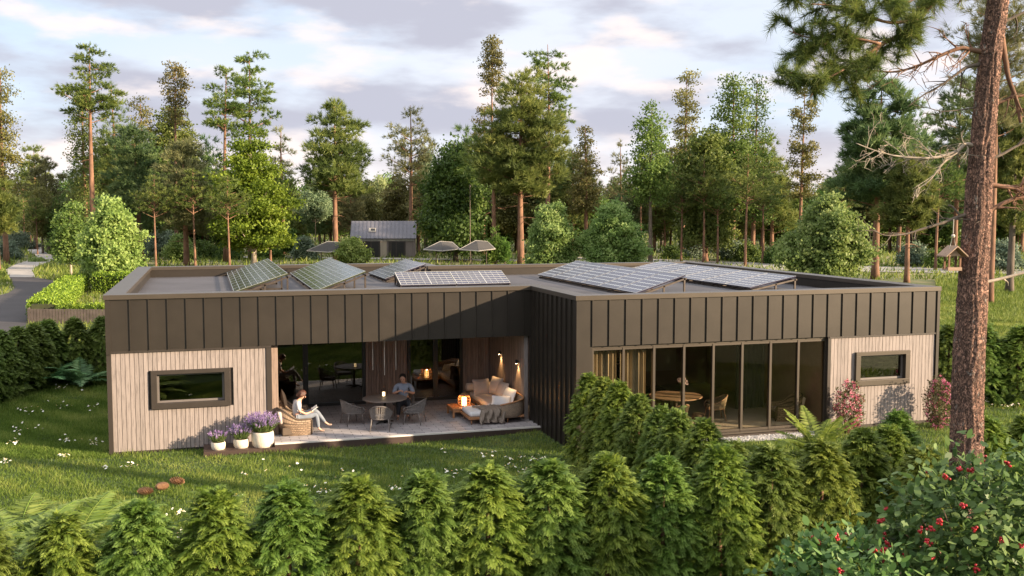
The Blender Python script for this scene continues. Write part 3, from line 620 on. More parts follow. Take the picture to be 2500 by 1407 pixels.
# ------------------------------------------------------------------ solar arrays
def solar(name, label, x0, x1, y0, y1, zl, zh, nmod, ncx, ncy, mat, style, axis='x'):
    """low edge at x0, high edge at x1 (axis x) or low edge y0, high edge y1 (axis y)"""
    root = thing(name, label, 'solar panel', ((x0 + x1) / 2, (y0 + y1) / 2, 3.3), 0, 'solar panel arrays on the flat roof')
    if axis == 'x': O = Vector((x0, y0, zl)); U = Vector((0, y1 - y0, 0)); W = Vector((x1 - x0, 0, zh - zl))
    else: O = Vector((x0, y0, zl)); U = Vector((x1 - x0, 0, 0)); W = Vector((0, y1 - y0, zh - zl))
    o = Vector(root.location); O = O - o; Nn = U.cross(W).normalized(); Nn = Nn if Nn.z > 0 else -Nn
    u, w = U.normalized(), W.normalized()
    for k in range(nmod):
        a = O + U * (k / nmod) + u * .012; um = U / nmod - u * .024
        b = MB(); b.obox(a, um, W, Nn * .035); p = b.build('panel', mat, root)
        l = MB(); t = .012; top = Nn * .004; h0 = Nn * .0352
        def strip(p0, d, wd, wide): l.obox(p0 + h0, d, wd * wide, top)
        if style == 'lines':
            for i in range(ncx + 1):
                f = i / ncx; l.obox(a + um * f - u * (t if i in (0, ncx) else t * .7) * f * 1 + h0, W, u * (t * (1.3 if i % 5 == 0 else .55)), top)
            for j in range(ncy + 1):
                f = j / ncy; l.obox(a + W * f - w * t * f + h0 + Nn * .0005, um, w * t * .9, top)
        else:
            for i in range(1, ncx):
                for j in range(1, ncy):
                    c = a + um * (i / ncx) + W * (j / ncy) + h0 + Nn * .001; l.add([c + u * .10, c + w * .035, c - u * .10, c - w * .035], [(0, 1, 2, 3)])
            for q0, d in ((a, um), (a + W - w * .015, um)): l.obox(q0 + h0, d, w * .015, top)
            for q0 in (a, a + um - u * .012): l.obox(q0 + h0, W, u * .012, top * .5)
        l.build('cell_lines', M['sline'], p)
    f = MB(); rl = 3.3 - o.z
    for e in (.02, .98):
        q = O + W * e - Nn * .05; f.obox(q, U, w * .04, -Nn * .04)
    nl = 3 if axis == 'y' else 5
    for i in range(nl):
        q = O + U * (i / (nl - 1) * .985 + .003); f.obox(q - Nn * .09, u * .04, W, Nn * .045)
        hi = q + W * .97; hi2 = q + W * .55; lo = q + W * .03
        for z_ in (hi, hi2, lo):
            if z_.z - rl > .1: f.box((z_.x, z_.y, rl), (z_.x + .045, z_.y + .045, z_.z - .05))
        f.box((min(lo.x, hi.x), min(lo.y, hi.y), rl + .002), (max(lo.x, hi.x) + .04, max(lo.y, hi.y) + .04, rl + .04))
    f.build('rack', M['steel'], root)
solar('solar_array', 'leftmost green solar array, a single square panel tilted towards the left', .68, 2.06, 27.1, 36.0, 3.40, 3.86, 1, 9, 9, M['solar_g'], 'lines')
solar('solar_array', 'green solar array second from the left with a seam across it', 2.74, 4.07, 26.8, 35.1, 3.40, 3.90, 2, 5, 9, M['solar_g'], 'lines')
solar('solar_array', 'small grey blue solar array behind the panels that face the garden', 5.36, 6.66, 31.3, 34.7, 3.39, 3.84, 2, 4, 7, M['solar_b'], 'lines')
solar('solar_array', 'low pair of blue solar panels with white grid facing the garden', 5.42, 8.8, 29.1, 30.1, 3.34, 3.66, 2, 9, 6, M['solar_b'], 'lines', 'y')
solar('solar_array', 'long blue solar array with white diamond dots nearest the right wing corner', 10.62, 12.02, 23.9, 32.0, 3.39, 3.83, 6, 8, 7, M['solar_b'], 'dots')
solar('solar_array', 'long blue solar array with white diamond dots furthest right on the roof', 14.4, 15.85, 24.7, 33.6, 3.39, 3.68, 6, 8, 7, M['solar_b'], 'dots')
# ------------------------------------------------------------------ terrace furniture
ZD = 0.205
def dining_chair(label, loc, rz, rope='rope', frame='cframe', seatm='rope'):
    t = thing('dining_chair', label, 'chair', loc, rz)
    def U(a, s=1.0): return (-.25 * s * math.copysign(abs(math.cos(a)) ** .75, math.cos(a)), .17 - .42 * s * abs(math.sin(a)) ** .8)
    N = 34
    top = [(*U(math.pi * i / N, 1.1), .44 + .19 * math.sin(math.pi * i / N) ** 1.3) for i in range(N + 1)]
    bot = [(*U(math.pi * i / N, .95), .30) for i in range(N + 1)]
    b = MB(); b.tube(top, .016, 6); b.tube([top[0], (top[0][0], top[0][1] + .05, .36), (bot[0][0], bot[0][1] + .03, .29)], .015, 6); b.tube([top[-1], (top[-1][0], top[-1][1] + .05, .36), (bot[-1][0], bot[-1][1] + .03, .29)], .015, 6)
    b.build('arm_rail', M[frame], t, smooth=True)
    b = MB(); b.tube(bot + [(bot[-1][0], .2, .3), (bot[0][0], .2, .3), bot[0]], .016, 6); b.build('seat_frame', M[frame], t, smooth=True)
    b = MB()
    for i in range(1, N): b.tube([bot[i], top[i]], .0085, 4, cap=False); 
    for z_ in (.36,):
        b.tube([(x * 1.02, y * 1.02, z_) for x, y, _ in bot], .007, 4)
    b.build('rope_back', M[rope], t)
    b = MB(); n = 22
    P = [(x * .93, y * .93 + .01) for x, y, _ in bot[::2]] + [(.22, .2), (0, .215), (-.22, .2)]
    b.add([(x, y, .30) for x, y in P] + [(x, y, .345) for x, y in P] + [(x * .85, y * .85, .36) for x, y in P],
          [tuple(range(len(P) * 2, len(P) * 3))] + [(i, (i + 1) % len(P), (i + 1) % len(P) + len(P), i + len(P)) for i in range(len(P))] + [(i + len(P), (i + 1) % len(P) + len(P), (i + 1) % len(P) + 2 * len(P), i + 2 * len(P)) for i in range(len(P))])
    b.build('seat', M[seatm], t, smooth=True)
    for sx in (-1, 1):
        for y0, y1 in ((.17, .22), (-.17, -.23)):
            b = MB(); b.tube([(sx * .205, y0, .30), (sx * .235, y1, 0)], [.018, .012], 6); b.build('leg', M[frame], t, smooth=True)
    return t
dining_chair('grey rope dining chair left of the round terrace table, its back to the armchairs', (3.42, 25.05, ZD), R(-75))
dining_chair('grey rope dining chair in front of the terrace table, turned away from the lawn', (3.98, 24.13, ZD), R(-14))
dining_chair('grey rope dining chair right of the round terrace table, facing left', (4.93, 24.68, ZD), R(62))
dining_chair('dining chair the man in the blue grey shirt sits on', (4.86, 25.80, ZD), R(168))
# round table
t = thing('dining_table', 'round grey wood dining table in the middle of the terrace', 'table', (4.22, 24.92, ZD))
b = MB(); b.lathe([(.50, .605), (.555, .612), (.56, .625), (.555, .637), (.0, .637)], n=48, cap=False); b.build('table_top', M['tablewood'], t, smooth=False)
b = MB(); b.tube([(0, 0, .0), (0, 0, .607)], .035, 12)
for k in range(4):
    a = k * math.pi / 2 + .5; b.tube([(0, 0, .05), (.14 * math.cos(a), .14 * math.sin(a), .045), (.27 * math.cos(a), .27 * math.sin(a), .012)], [.03, .024, .016], 6)
for k in range(4):
    a = k * math.pi / 2 + .5; b.tube([(0, 0, .57), (.3 * math.cos(a), .3 * math.sin(a), .6)], .014, 5)
b.build('pedestal', M['black'], t, smooth=True)
# small lantern on the table
t = thing('table_lantern', 'small glass jar lantern with a lit candle on the round table', 'lantern', (4.23, 25.12, ZD + .638))
b = MB(); b.lathe([(.05, 0), (.066, .004), (.066, .012), (.0, .014)], n=20, cap=False); b.tube([(.066 * math.cos(a * .3), .066 * math.sin(a * .3), .155) for a in range(22)], .005, 5)
b.tube([(-.066, 0, .155), (-.05, 0, .19), (0, 0, .205), (.05, 0, .19), (.066, 0, .155)], .004, 5)
for k in range(4): b.tube([(.066 * math.cos(k * 1.57), .066 * math.sin(k * 1.57), .0), (.066 * math.cos(k * 1.57), .066 * math.sin(k * 1.57), .155)], .0035, 4)
b.build('wire_holder', M['black'], t); b = MB(); b.lathe([(.034, .013), (.034, .115), (.0, .117)], n=18, cap=False); b.build('candle', M['candle_small'], t, smooth=True)
# pendant tubes
for i, (x, z) in enumerate(((3.92, 1.57), (4.21, 1.43), (4.50, 1.55))):
    t = thing('pendant_lamp', ['leftmost', 'middle and longest', 'rightmost'][i] + ' of the three thin white pendant tubes above the terrace table', 'pendant lamp', (x, 24.85, 2.44), 0, 'pendant tubes above the terrace table')
    b = MB(); b.tube([(0, 0, -.02), (0, 0, z - 2.44)], .009, 8); b.build('tube', M['whiteline'], t, smooth=True)
    b = MB(); b.lathe([(.03, -.025), (.03, -.001), (0, -.001)], n=14, cap=True); b.build('ceiling_rose', M['black'], t)

def armchair(label, loc, rz, back=.62, arm=.37, mat='wicker'):
    t = thing('wicker_armchair', label, 'armchair', loc, rz)
    def U(a, s): return (-.37 * s * math.copysign(abs(math.cos(a)) ** .6, math.cos(a)), .33 - .70 * s * abs(math.sin(a)) ** .75)
    N = 40; P = []; prof = [(.88, 0), (.92, .08), (.97, .2), (1.0, .3), (1.03, 1.0), (1.0, 1.03), (.9, 1.03), (.87, 1.0), (.84, .35), (.82, .2)]
    for i in range(N + 1):
        a = math.pi * i / N; w = (lambda q: q * q * (3 - 2 * q))(max(0.0, (math.sin(a) - .25) / .75)); zt = arm + (back - arm) * w
        row = []
        for s, q in prof:
            z_ = q if q <= .2 else (q * zt if q > .5 else .25)
            if q in (1.0, 1.03): z_ = zt + (.02 if q == 1.03 else 0)
            x, y = U(a, s); row.append((x, y - (s - .9) * w * .15, z_))
        P.append(row)
    b = MB(); b.grid(P, N + 1, len(prof), uvs=(.045, .055)); b.build('shell', M[mat], t, smooth=True)
    b = MB(); r_ = [(p[5][0], p[5][1], p[5][2]) for p in P]; b.tube(r_, .022, 7); b.tube([r_[0], (P[0][0][0] * 1.0, .36, arm - .03), (P[0][0][0] * .98, .36, 0.01)], .02, 7); b.tube([r_[-1], (P[-1][0][0] * 1.0, .36, arm - .03), (P[-1][0][0] * .98, .36, 0.01)], .02, 7)
    b.build('rim', M[mat], t, smooth=True)
    b = MB(); b.box((-.30, -.33, .02), (.30, .33, .20)); b.build('base', M[mat], t, bevel=.02)
    b = MB(); b.box((-.27, -.26, .20), (.27, .33, .29)); b.build('seat_cushion', M['cushion_taupe'], t, bevel=.03, smooth=False)
    b = MB(); b.obox((-.25, -.36, .28), (.5, 0, 0), (0, .12, 0.02), (0, -.07, .3)); b.build('back_cushion', M['cushion_beige'], t, bevel=.035)
    return t
armchair('wicker armchair the woman reads in, at the left end of the terrace', (1.93, 24.38, ZD), R(-84))
armchair('second wicker armchair in shade behind the reading woman', (1.98, 25.5, ZD), R(-100))
def pillow(name, label, cat, loc, size, rot, mat):
    b = MB(); n = 9; w, h, d = size; top = []; 
    for i in range(n):
        row = []
        for j in range(n):
            u = i / (n - 1) * 2 - 1; v = j / (n - 1) * 2 - 1; e = (1 - abs(u) ** 2.6) * (1 - abs(v) ** 2.6)
            pin = 1 - .07 * (1 - abs(u)) * 0 - .08 * ((1 - u * u) * (abs(v)) + (1 - v * v) * abs(u))
            row.append((u * w / 2 * pin, v * h / 2 * pin, d / 2 * max(e, 0) ** .5))
        top.append(row)
    b.grid(top, n, n); b.grid([[(x, y, -z) for x, y, z in r_] for r_ in top][::-1], n, n)
    o = b.build(name, M[mat], smooth=True, sub=1); o.location = loc; o.rotation_euler = rot; return tag(o, label, cat)
pillow('cushion', 'dark brown leather cushion propped on the shaded armchair', 'cushion', (1.78, 25.45, .80), (.5, .5, .14), (R(78), R(35), R(80)), 'int_dark')

# sofa
t = thing('corner_sofa', 'low teak corner sofa with white mattress and woven shell against the right terrace wall', 'sofa', (7.0, 25.2, ZD))
def sl(x, y): return (x - 7.0, y - 25.2)
b = MB(); a0 = sl(6.18, 24.02); a1 = sl(7.62, 24.95); b.box((*a0, .13), (*a1, .19)); a0 = sl(6.92, 24.952); a1 = sl(7.66, 26.75); b.box((*a0, .13), (*a1, .19)); b.build('frame', M['teak'], t, bevel=.01)
b = MB(); a0 = sl(6.21, 24.05); a1 = sl(7.58, 24.93); b.box((*a0, .192), (*a1, .32)); b.build('mattress', M['cushion_white'], t, bevel=.045)
b = MB(); a0 = sl(6.90, 24.935); a1 = sl(7.60, 26.8); b.box((*a0, .192), (*a1, .34)); b.build('mattress', M['cushion_beige'], t, bevel=.045)
for x, y in ((6.26, 24.1), (6.26, 24.85), (7.2, 24.08), (6.98, 26.6), (7.55, 26.6)):
    b = MB(); q = sl(x, y); b.tube([(*q, .13), (q[0], q[1], 0)], [.022, .015], 8); b.build('leg', M['teak'], t, smooth=True)
path = [Vector((6.98, 24.0, 0)), Vector((7.3, 23.93, 0)), Vector((7.55, 23.98, 0)), Vector((7.66, 24.2, 0)), Vector((7.68, 24.7, 0)), Vector((7.68, 25.6, 0)), Vector((7.68, 26.75, 0))]
hts = [.46, .53, .58, .6, .6, .58, .5]
P = []
for i, p in enumerate(path):
    x, y = sl(p.x, p.y); c = Vector((x - .12, y + .2, 0)); 
    P.append([(x + (0.08 if k == 0 else 0) * -1, y + (.06 if k == 0 else 0), [.12, .2, .35, hts[i]][k]) for k in range(4)])
b = MB(); b.grid(P, len(P), 4, uvs=(.4, .16)); b.build('woven_shell', M['wicker_s'], t, smooth=True, solid=.035, sub=1)
b = MB(); b.tube([(p[3][0], p[3][1], p[3][2]) for p in P], .022, 8); b.build('top_rail', M['teak'], t, smooth=True)
b = MB(); q = sl(6.82, 26.72); b.tube([(q[0], q[1] + .12, .46), (q[0] + .75, q[1] + .12, .46)], [.11, .11], 14); b.build('bolster', M['cushion_beige'], t, bevel=.03)
pillow('cushion', 'taupe square cushion leaning at the far end of the sofa', 'cushion', (7.12, 26.33, ZD + .53), (.5, .46, .17), (R(72), 0, R(6)), 'cushion_taupe')
pillow('cushion', 'light grey back cushion beside the taupe square cushion', 'cushion', (7.47, 26.15, ZD + .58), (.56, .5, .2), (R(70), 0, R(-72)), 'cushion_beige')
pillow('cushion', 'middle back cushion of the corner sofa, light grey', 'cushion', (7.50, 25.62, ZD + .55), (.58, .46, .2), (R(70), 0, R(-80)), 'cushion_beige')
pillow('cushion', 'white back cushion at the near end of the sofa', 'cushion', (7.50, 24.98, ZD + .51), (.72, .42, .2), (R(70), 0, R(-84)), 'cushion_white')
pillow('cushion', 'small white pillow in front of the white back cushion', 'cushion', (7.2, 24.72, ZD + .43), (.5, .3, .15), (R(62), 0, R(-28)), 'cushion_white')
# throw
b = MB(); nu, nv = 36, 30; P = []
for i in range(nu):
    row = []; u = i / (nu - 1)
    for j in range(nv):
        v = j / (nv - 1); x = 6.52 + .68 * u + .08 * math.sin(v * 5) - .12 * (1 - v); s = v * 1.05
        fold = .022 * math.sin(u * 24 + 3 * v + math.sin(v * 7)) + .014 * math.sin(u * 41 - v * 9)
        if s < .62: y = 24.64 - s; z = ZD + .335 + abs(fold) * 1.3
        else: y = 24.64 - .62 - .03 - (s - .62) * .12 + fold * (1.2 + v); z = ZD + .335 - (s - .62) * .76 + (.06 * math.sin(u * 3.1 + .4) if v > .8 else 0) * (v - .8) * 4
        row.append((x, y, max(z, ZD + .015)))
    P.append(row)
b.grid(P, nu, nv); o = b.build('throw_blanket', M['blanket'], smooth=True, solid=.012, sub=1); tag(o, 'crumpled brown throw hanging over the front of the white chaise', 'blanket')
# coffee table and lantern
t = thing('coffee_table', 'low square teak coffee table under the glowing lantern', 'coffee table', (6.33, 25.33, ZD))
b = MB()
for k in range(5): b.box((-.34 + k * .137, -.36, .21), (-.34 + k * .137 + .13, .36, .245))
b.build('table_top', M['teak'], t); b = MB(); b.box((-.33, -.35, .15), (.33, -.32, .209)); b.box((-.33, .32, .15), (.33, .35, .209)); b.box((-.33, -.32, .15), (-.30, .32, .209)); b.box((.30, -.32, .15), (.33, .32, .209)); b.build('apron', M['teak'], t)
for sx in (-1, 1):
    for sy in (-1, 1): b = MB(); b.box((sx * .31 - .025, sy * .32 - .025, 0), (sx * .31 + .025, sy * .32 + .025, .15)); b.build('leg', M['teak'], t)
t = thing('bamboo_lantern', 'large round bamboo lantern glowing on the teak coffee table', 'lantern', (6.38, 25.32, ZD + .247))
b = MB()
def lr(z): return .12 + .05 * math.sin(math.pi * min(1, z / .28)) ** .8
for k in range(16):
    a = k * math.pi / 8; b.tube([(lr(z) * math.cos(a), lr(z) * math.sin(a), z) for z in (0.0, .04, .10, .17, .23, .28)], .006, 4)
for z in (.004, .06, .14, .22, .28): b.tube([(lr(z) * math.cos(k * math.pi / 12), lr(z) * math.sin(k * math.pi / 12), z) for k in range(25)], .006 if .01 < z < .27 else .011, 5)
b.lathe([(.125, .28), (.09, .31), (.07, .315), (.07, .33), (0, .33)], n=20, cap=False); b.build('cage', M['teak'], t)
b = MB(); b.lathe([(.0, .002), (.125, .002), (.125, .012), (0, .012)], n=20, cap=False); b.build('base', M['teak'], t)
b = MB(); b.tube([(.07 * math.cos(math.pi * k / 8), 0, .325 + .07 * math.sin(math.pi * k / 8)) for k in range(9)], .008, 6); b.build('handle', M['black'], t)
b = MB(); b.lathe([(.06, .013), (.06, .215), (0, .22)], n=20, cap=False); b.build('candle', M['candle'], t, smooth=True)
def point(name, loc, e, col, r=.03, par=None):
    l = bpy.data.lights.new(name, 'POINT'); l.energy = e; l.color = col; l.shadow_soft_size = r; o = bpy.data.objects.new(name, l); C.objects.link(o); o.location = loc
    if par is not None: o.parent = par
point('lantern_light', (0, 0, .255), 5, (1, .55, .2), .03, t)
# wall lamps
for i, (y, z) in enumerate(((26.4, 1.66), (24.8, 1.64))):
    t = thing('wall_lamp', ['small black wall lamp deeper in the terrace, lit downward', 'small black wall lamp nearer the terrace opening, lit downward'][i], 'wall lamp', (XW - .031, y, z), 0, 'wall lamps of the terrace')
    b = MB(); b.tube([(-.001, 0, 0), (-.05, 0, 0)], .018, 10); b.tube([(-.06, 0, .04), (-.06, 0, -.05)], .03, 14); b.build('lamp_body', M['black'], t, smooth=False)
    b = MB(); b.tube([(-.06, 0, -.051), (-.06, 0, -.054)], .022, 12); b.build('bulb', M['lampglow'], t)
    l = bpy.data.lights.new('wall_lamp_spot', 'SPOT'); l.energy = 16; l.color = (1, .62, .26); l.spot_size = R(80); l.spot_blend = .8; l.shadow_soft_size = .015; o = bpy.data.objects.new('wall_lamp_spot', l); C.objects.link(o); o.parent = t; o.location = (-.062, 0, -.06); o.rotation_euler = (0, R(-6), 0)

# ------------------------------------------------------------------ furniture in the right room
Z2 = .302
t = thing('room_table', 'round pale wood table behind the glass of the right wing', 'table', (11.15, 22.65, Z2)); b = MB(); b.lathe([(.60, .60), (.66, .61), (.66, .635), (0, .637)], n=40, cap=False); b.build('table_top', M['feedwood'], t)
b = MB(); b.tube([(0, 0, 0), (0, 0, .6)], .05, 12); b.lathe([(.3, 0), (.3, .02), (.05, .04)], n=24); b.build('pedestal', M['int_dark'], t, smooth=False)
dining_chair('pale rope chair right of the round table behind the glass', (12.15, 22.45, Z2), R(75), 'curtain', 'feedwood', 'curtain')
dining_chair('pale slatted chair in front of the round table behind the glass', (10.75, 21.75, Z2), R(10), 'curtain', 'feedwood', 'curtain')
dining_chair('dark chair at the far side of the round table behind the glass', (11.2, 23.7, Z2), R(178), 'int_dark', 'int_dark', 'int_dark')
t = thing('wicker_stool', 'small round wicker stool under the table behind the glass', 'stool', (11.3, 21.7, Z2)); b = MB(); b.lathe([(.13, .16), (.15, .2), (.15, .33), (.13, .35), (0, .352)], n=24, cap=False); b.build('seat', M['wicker_s'], t)
for k in range(3): b = MB(); b.tube([(.1 * math.cos(k * 2.1), .1 * math.sin(k * 2.1), .2), (.14 * math.cos(k * 2.1), .14 * math.sin(k * 2.1), 0)], .01, 6); b.build('leg', M['black'], t)
armchair('wicker armchair at the right end of the room behind the glass', (13.9, 22.0, Z2), R(75))
t = thing('flower_vase', 'white vase of pale pink blooms on the table behind the glass', 'vase', (11.3, 22.6, Z2 + .638)); b = MB(); b.lathe([(.045, 0), (.06, .03), (.05, .1), (.03, .13), (.035, .15)], n=18); b.build('vase_body', M['vase'], t, smooth=True)
b = MB(); s = MB()
for k in range(9):
    a = k * 2.4; r_ = .04 + .012 * k; z = .3 + .03 * ((k * 7) % 5); s.tube([(0, 0, .13), (r_ * math.cos(a), r_ * math.sin(a), z)], .004, 4)
    for q in range(26):
        d = Vector((random.gauss(0, 1), random.gauss(0, 1), random.gauss(0, 1))).normalized() * .048; p = Vector((r_ * math.cos(a), r_ * math.sin(a), z)) + d; b.ball(p, .011, 3)
b.build('blooms', M['flowers_pale'], t); s.build('stems', M['deckwood'] if 0 else G['lav'], t)
t = thing('sideboard', 'low dark sideboard along the back of the room behind the glass', 'sideboard', (10.9, 27.15, Z2)); b = MB(); b.box((-1.2, -.25, .1), (1.2, .25, .8)); b.build('cabinet', M['int_dark'], t, bevel=.01)
b = MB(); b.box((-1.25, -.28, .801), (1.25, .26, .83)); b.build('top', M['int_pale'], t)
for k in range(4): b = MB(); x = -1.1 + k * .73; b.box((x, -.22, 0), (x + .04, -.18, .1)); b.build('leg', M['black'], t)
def curtain(label, x0, x1, y, z0, z1, mat, gaps=0):
    b = MB(); n = int((x1 - x0) / .012); P = []
    for i in range(n + 1):
        x = x0 + (x1 - x0) * i / n; yy = y + .06 * math.sin(x * 58 + 2 * math.sin(x * 9)) + .02 * math.sin(x * 31 + 1)
        P.append([(x, yy, z0), (x, yy * .6 + (y) * .4, z1)])
    b.grid(P, n + 1, 2); o = b.build('curtain', M[mat], smooth=True); tag(o, label, 'curtain', 'curtains behind the window wall')
curtain('beige linen curtain behind the first pane of the window wall', 8.33, 8.98, YR + .42, .31, 2.42, 'curtain')
curtain('beige linen curtain behind the second pane of the window wall', 9.06, 9.72, YR + .42, .31, 2.42, 'curtain')
curtain('grey green curtain drawn aside near the wicker armchair behind the glass', 13.3, 14.2, YR + 2.6, .31, 2.45, 'curtain_g')

# ------------------------------------------------------------------ people
def skin(name, nodes_, edges, mat, parent, root=0, sub=2):
    me = bpy.data.meshes.new(name); me.from_pydata([n[0] for n in nodes_], edges, []); me.materials.append(mat); me.update()
    o = bpy.data.objects.new(name, me); link(o, parent)
    mo = o.modifiers.new('skin', 'SKIN'); mo.use_smooth_shade = True
    if not me.skin_vertices: bpy.context.view_layer.update()
    sv = me.skin_vertices[0].data if me.skin_vertices else None
    if sv is None: raise RuntimeError('skin')
    for i, n in enumerate(nodes_):
        r = n[1]; sv[i].radius = (r, r) if not hasattr(r, '__len__') else r
    sv[root].use_root = True
    s2 = o.modifiers.new('sub', 'SUBSURF'); s2.levels = sub; s2.render_levels = sub
    return o

def hand(nodes_, edges, wrist_i, wrist, d, side, sc=.85):
    """palm and five curled fingers grown from a wrist node; d along the hand, side towards the thumb"""
    d = Vector(d).normalized(); side = Vector(side).normalized(); dn = d.cross(side).normalized()
    if dn.z > 0: dn = -dn
    w = Vector(wrist); p0 = w + d * .045 * sc; nodes_.append((p0, (.026 * sc, .018 * sc))); pi = len(nodes_) - 1; edges.append((wrist_i, pi))
    for k, (o_, l_) in enumerate(((-.026, .055), (-.009, .068), (.009, .072), (.026, .062))):
        a = p0 + d * .035 * sc + side * o_ * sc; nodes_.append((a, .009 * sc)); i1 = len(nodes_) - 1; edges.append((pi, i1))
        c = a + (d * .8 + dn * .5) * l_ * .5 * sc; nodes_.append((c, .0082 * sc)); edges.append((i1, i1 + 1))
        e = c + (d * .3 + dn * .9) * l_ * .45 * sc; nodes_.append((e, .007 * sc)); edges.append((i1 + 1, i1 + 2))
    a = w + d * .02 * sc + side * .03 * sc; nodes_.append((a, .011 * sc)); i1 = len(nodes_) - 1; edges.append((wrist_i, i1))
    nodes_.append((a + (d * .6 + side * .5 + dn * .3) * .045 * sc, .009 * sc)); edges.append((i1, i1 + 1))

def head_parts(t, c, fw, up, hairm, long=False):
    """eyes, ears, nose ridge and hair of a head whose centre is c"""
    fw = Vector(fw).normalized(); up = Vector(up); up = (up - fw * up.dot(fw)).normalized(); rt_ = fw.cross(up)
    for s in (-1, 1):
        b = MB(); p = c + fw * .078 + rt_ * s * .028 + up * .005; b.ball(p, .009, 5); b.build('eye', M['eye'], t, smooth=True)
        b = MB(); p = c + rt_ * s * .078 - fw * .005 - up * .005; b.ball(p, .018, 5, (.6, 1, 1.3)); b.build('ear', M['skin'], t, smooth=True)
    b = MB(); b.tube([c + fw * .08 + up * .01, c + fw * .1 - up * .02, c + fw * .086 - up * .03], [.006, .012, .008], 6); b.build('nose', M['skin'], t, smooth=True)
    b = MB(); b.tube([c + fw * .083 - up * .048 - rt_ * .02, c + fw * .089 - up * .048, c + fw * .083 - up * .048 + rt_ * .02], .004, 5); b.build('mouth', M['rosel'] if 0 else M['teak'], t, smooth=True)
    # hair cap: part of a sphere, cut in front
    v = []; f = []; n = 16; m_ = 20
    for i in range(n + 1):
        th = math.pi * .74 * i / n
        for k in range(m_):
            a = 2 * math.pi * k / m_; fr = math.cos(a)
            lim = 1.0 if fr < .1 else 1 - .62 * (fr - .1) / .9
            if not long: lim *= .86
            tt = th * lim; rr = .097 + .006 * math.sin(7 * a + 5 * th)
            d = fw * (math.sin(tt) * math.cos(a) * 1.04 - .08) + rt_ * (math.sin(tt) * math.sin(a) * .9) + up * (math.cos(tt) * 1.06 + .16)
            v.append(c + d * rr)
    for i in range(n):
        for k in range(m_): f.append((i * m_ + k, i * m_ + (k + 1) % m_, (i + 1) * m_ + (k + 1) % m_, (i + 1) * m_ + k))
    b = MB(); b.add(v, f)
    if long: b.ball(c - fw * .085 - up * .035, .045, 7); b.tube([c - fw * .03 + rt_ * .08 + up * .03, c - fw * .05 + rt_ * .083 - up * .05], [.02, .012], 6)
    b.build('hair', M[hairm], t, smooth=True, solid=.01)

# reading woman (faces +x)
V3 = Vector
t = thing('person', 'woman with auburn hair, white shirt and pale trousers, reading with crossed legs', 'person', (2.02, 24.42, ZD))
nd = [(V3((0, 0, .37)), (.12, .10)), (V3((-.03, 0, .50)), (.095, .085)), (V3((-.01, 0, .65)), (.10, .12)), (V3((.03, 0, .76)), (.06, .07)), (V3((.06, 0, .81)), .036),
      (V3((.10, 0, .85)), (.052, .052)), (V3((.12, 0, .895)), (.075, .066)), (V3((.115, 0, .945)), (.068, .062)), (V3((.11, 0, .975)), (.035, .035)),
      (V3((.0, -.135, .73)), .042), (V3((.03, -.185, .56)), .034), (V3((.18, -.12, .47)), .026), (V3((.30, -.06, .49)), .017),
      (V3((.0, .135, .73)), .042), (V3((.03, .185, .56)), .034), (V3((.18, .14, .48)), .026), (V3((.30, .08, .50)), .017),
      (V3((.05, -.08, .36)), .085), (V3((.26, -.07, .40)), .068), (V3((.44, -.05, .43)), .052), (V3((.47, -.06, .26)), .042), (V3((.49, -.07, .09)), .026), (V3((.56, -.075, .035)), .024), (V3((.62, -.08, .028)), .016),
      (V3((.05, .08, .37)), .085), (V3((.26, .05, .46)), .066), (V3((.44, -.01, .51)), .05), (V3((.55, .0, .36)), .042), (V3((.66, .0, .21)), .026), (V3((.74, .0, .15)), .024), (V3((.81, .0, .15)), .016)]
eg = [(0, 1), (1, 2), (2, 3), (3, 4), (4, 5), (5, 6), (6, 7), (7, 8), (3, 9), (9, 10), (10, 11), (11, 12), (3, 13), (13, 14), (14, 15), (15, 16), (0, 17), (17, 18), (18, 19), (19, 20), (20, 21), (21, 22), (22, 23), (0, 24), (24, 25), (25, 26), (26, 27), (27, 28), (28, 29), (29, 30)]
nb = list(nd); eb = list(eg); hand(nb, eb, 12, nd[12][0], (1, .3, .3), (0, .3, 1)); hand(nb, eb, 16, nd[16][0], (1, -.3, .3), (0, -.3, 1))
def sub_(idx, grow):
    mp_ = {o_: i for i, o_ in enumerate(idx)}
    n_ = [(nd[i][0], tuple(r + grow for r in nd[i][1]) if hasattr(nd[i][1], '__len__') else nd[i][1] + grow) for i in idx]
    return n_, [(mp_[a], mp_[c]) for a, c in eg if a in mp_ and c in mp_]
skin('body', nb, eb, M['skin'], t)
n_, e_ = sub_([0, 1, 2, 3, 9, 10, 13, 14], .013); skin('shirt', n_, e_, M['shirt_w'], t)
n_, e_ = sub_([0, 17, 18, 19, 20, 21, 24, 25, 26, 27, 28], .012); n_[0] = (n_[0][0] - V3((0, 0, .01)), (.128, .108)); skin('trousers', n_, e_, M['jeans'], t)
for i in (21, 28):
    n_ = [(nd[i][0] * .45 + nd[i + 1][0] * .55 + V3((0, 0, -.012)), .026), (nd[i + 1][0] + V3((.01, 0, -.004)), .027), (nd[i + 2][0] + V3((.012, 0, 0)), .02)]; skin('shoe', n_, [(0, 1), (1, 2)], M['shoe'], t)
head_parts(t, V3((.115, 0, .91)), (1, 0, -.45), (0, 0, 1), 'hair_r', True)
b = MB(); bc = V3((.40, .01, .53))
for s in (-1, 1):
    for k in range(6): b.obox(bc + V3((-.06, 0, -.02 + .002 * k)), (.13, 0, .085), V3((0, s * .14, .035 - .004 * k)), V3((-.001, 0, .0015)))
b.obox(bc + V3((-.062, -.145, .005)), (.134, 0, .088), (0, .145, -.03), (.003, 0, -.005)); b.obox(bc + V3((-.062, 0, -.025)), (.134, 0, .088), (0, .145, .03), (.003, 0, -.005))
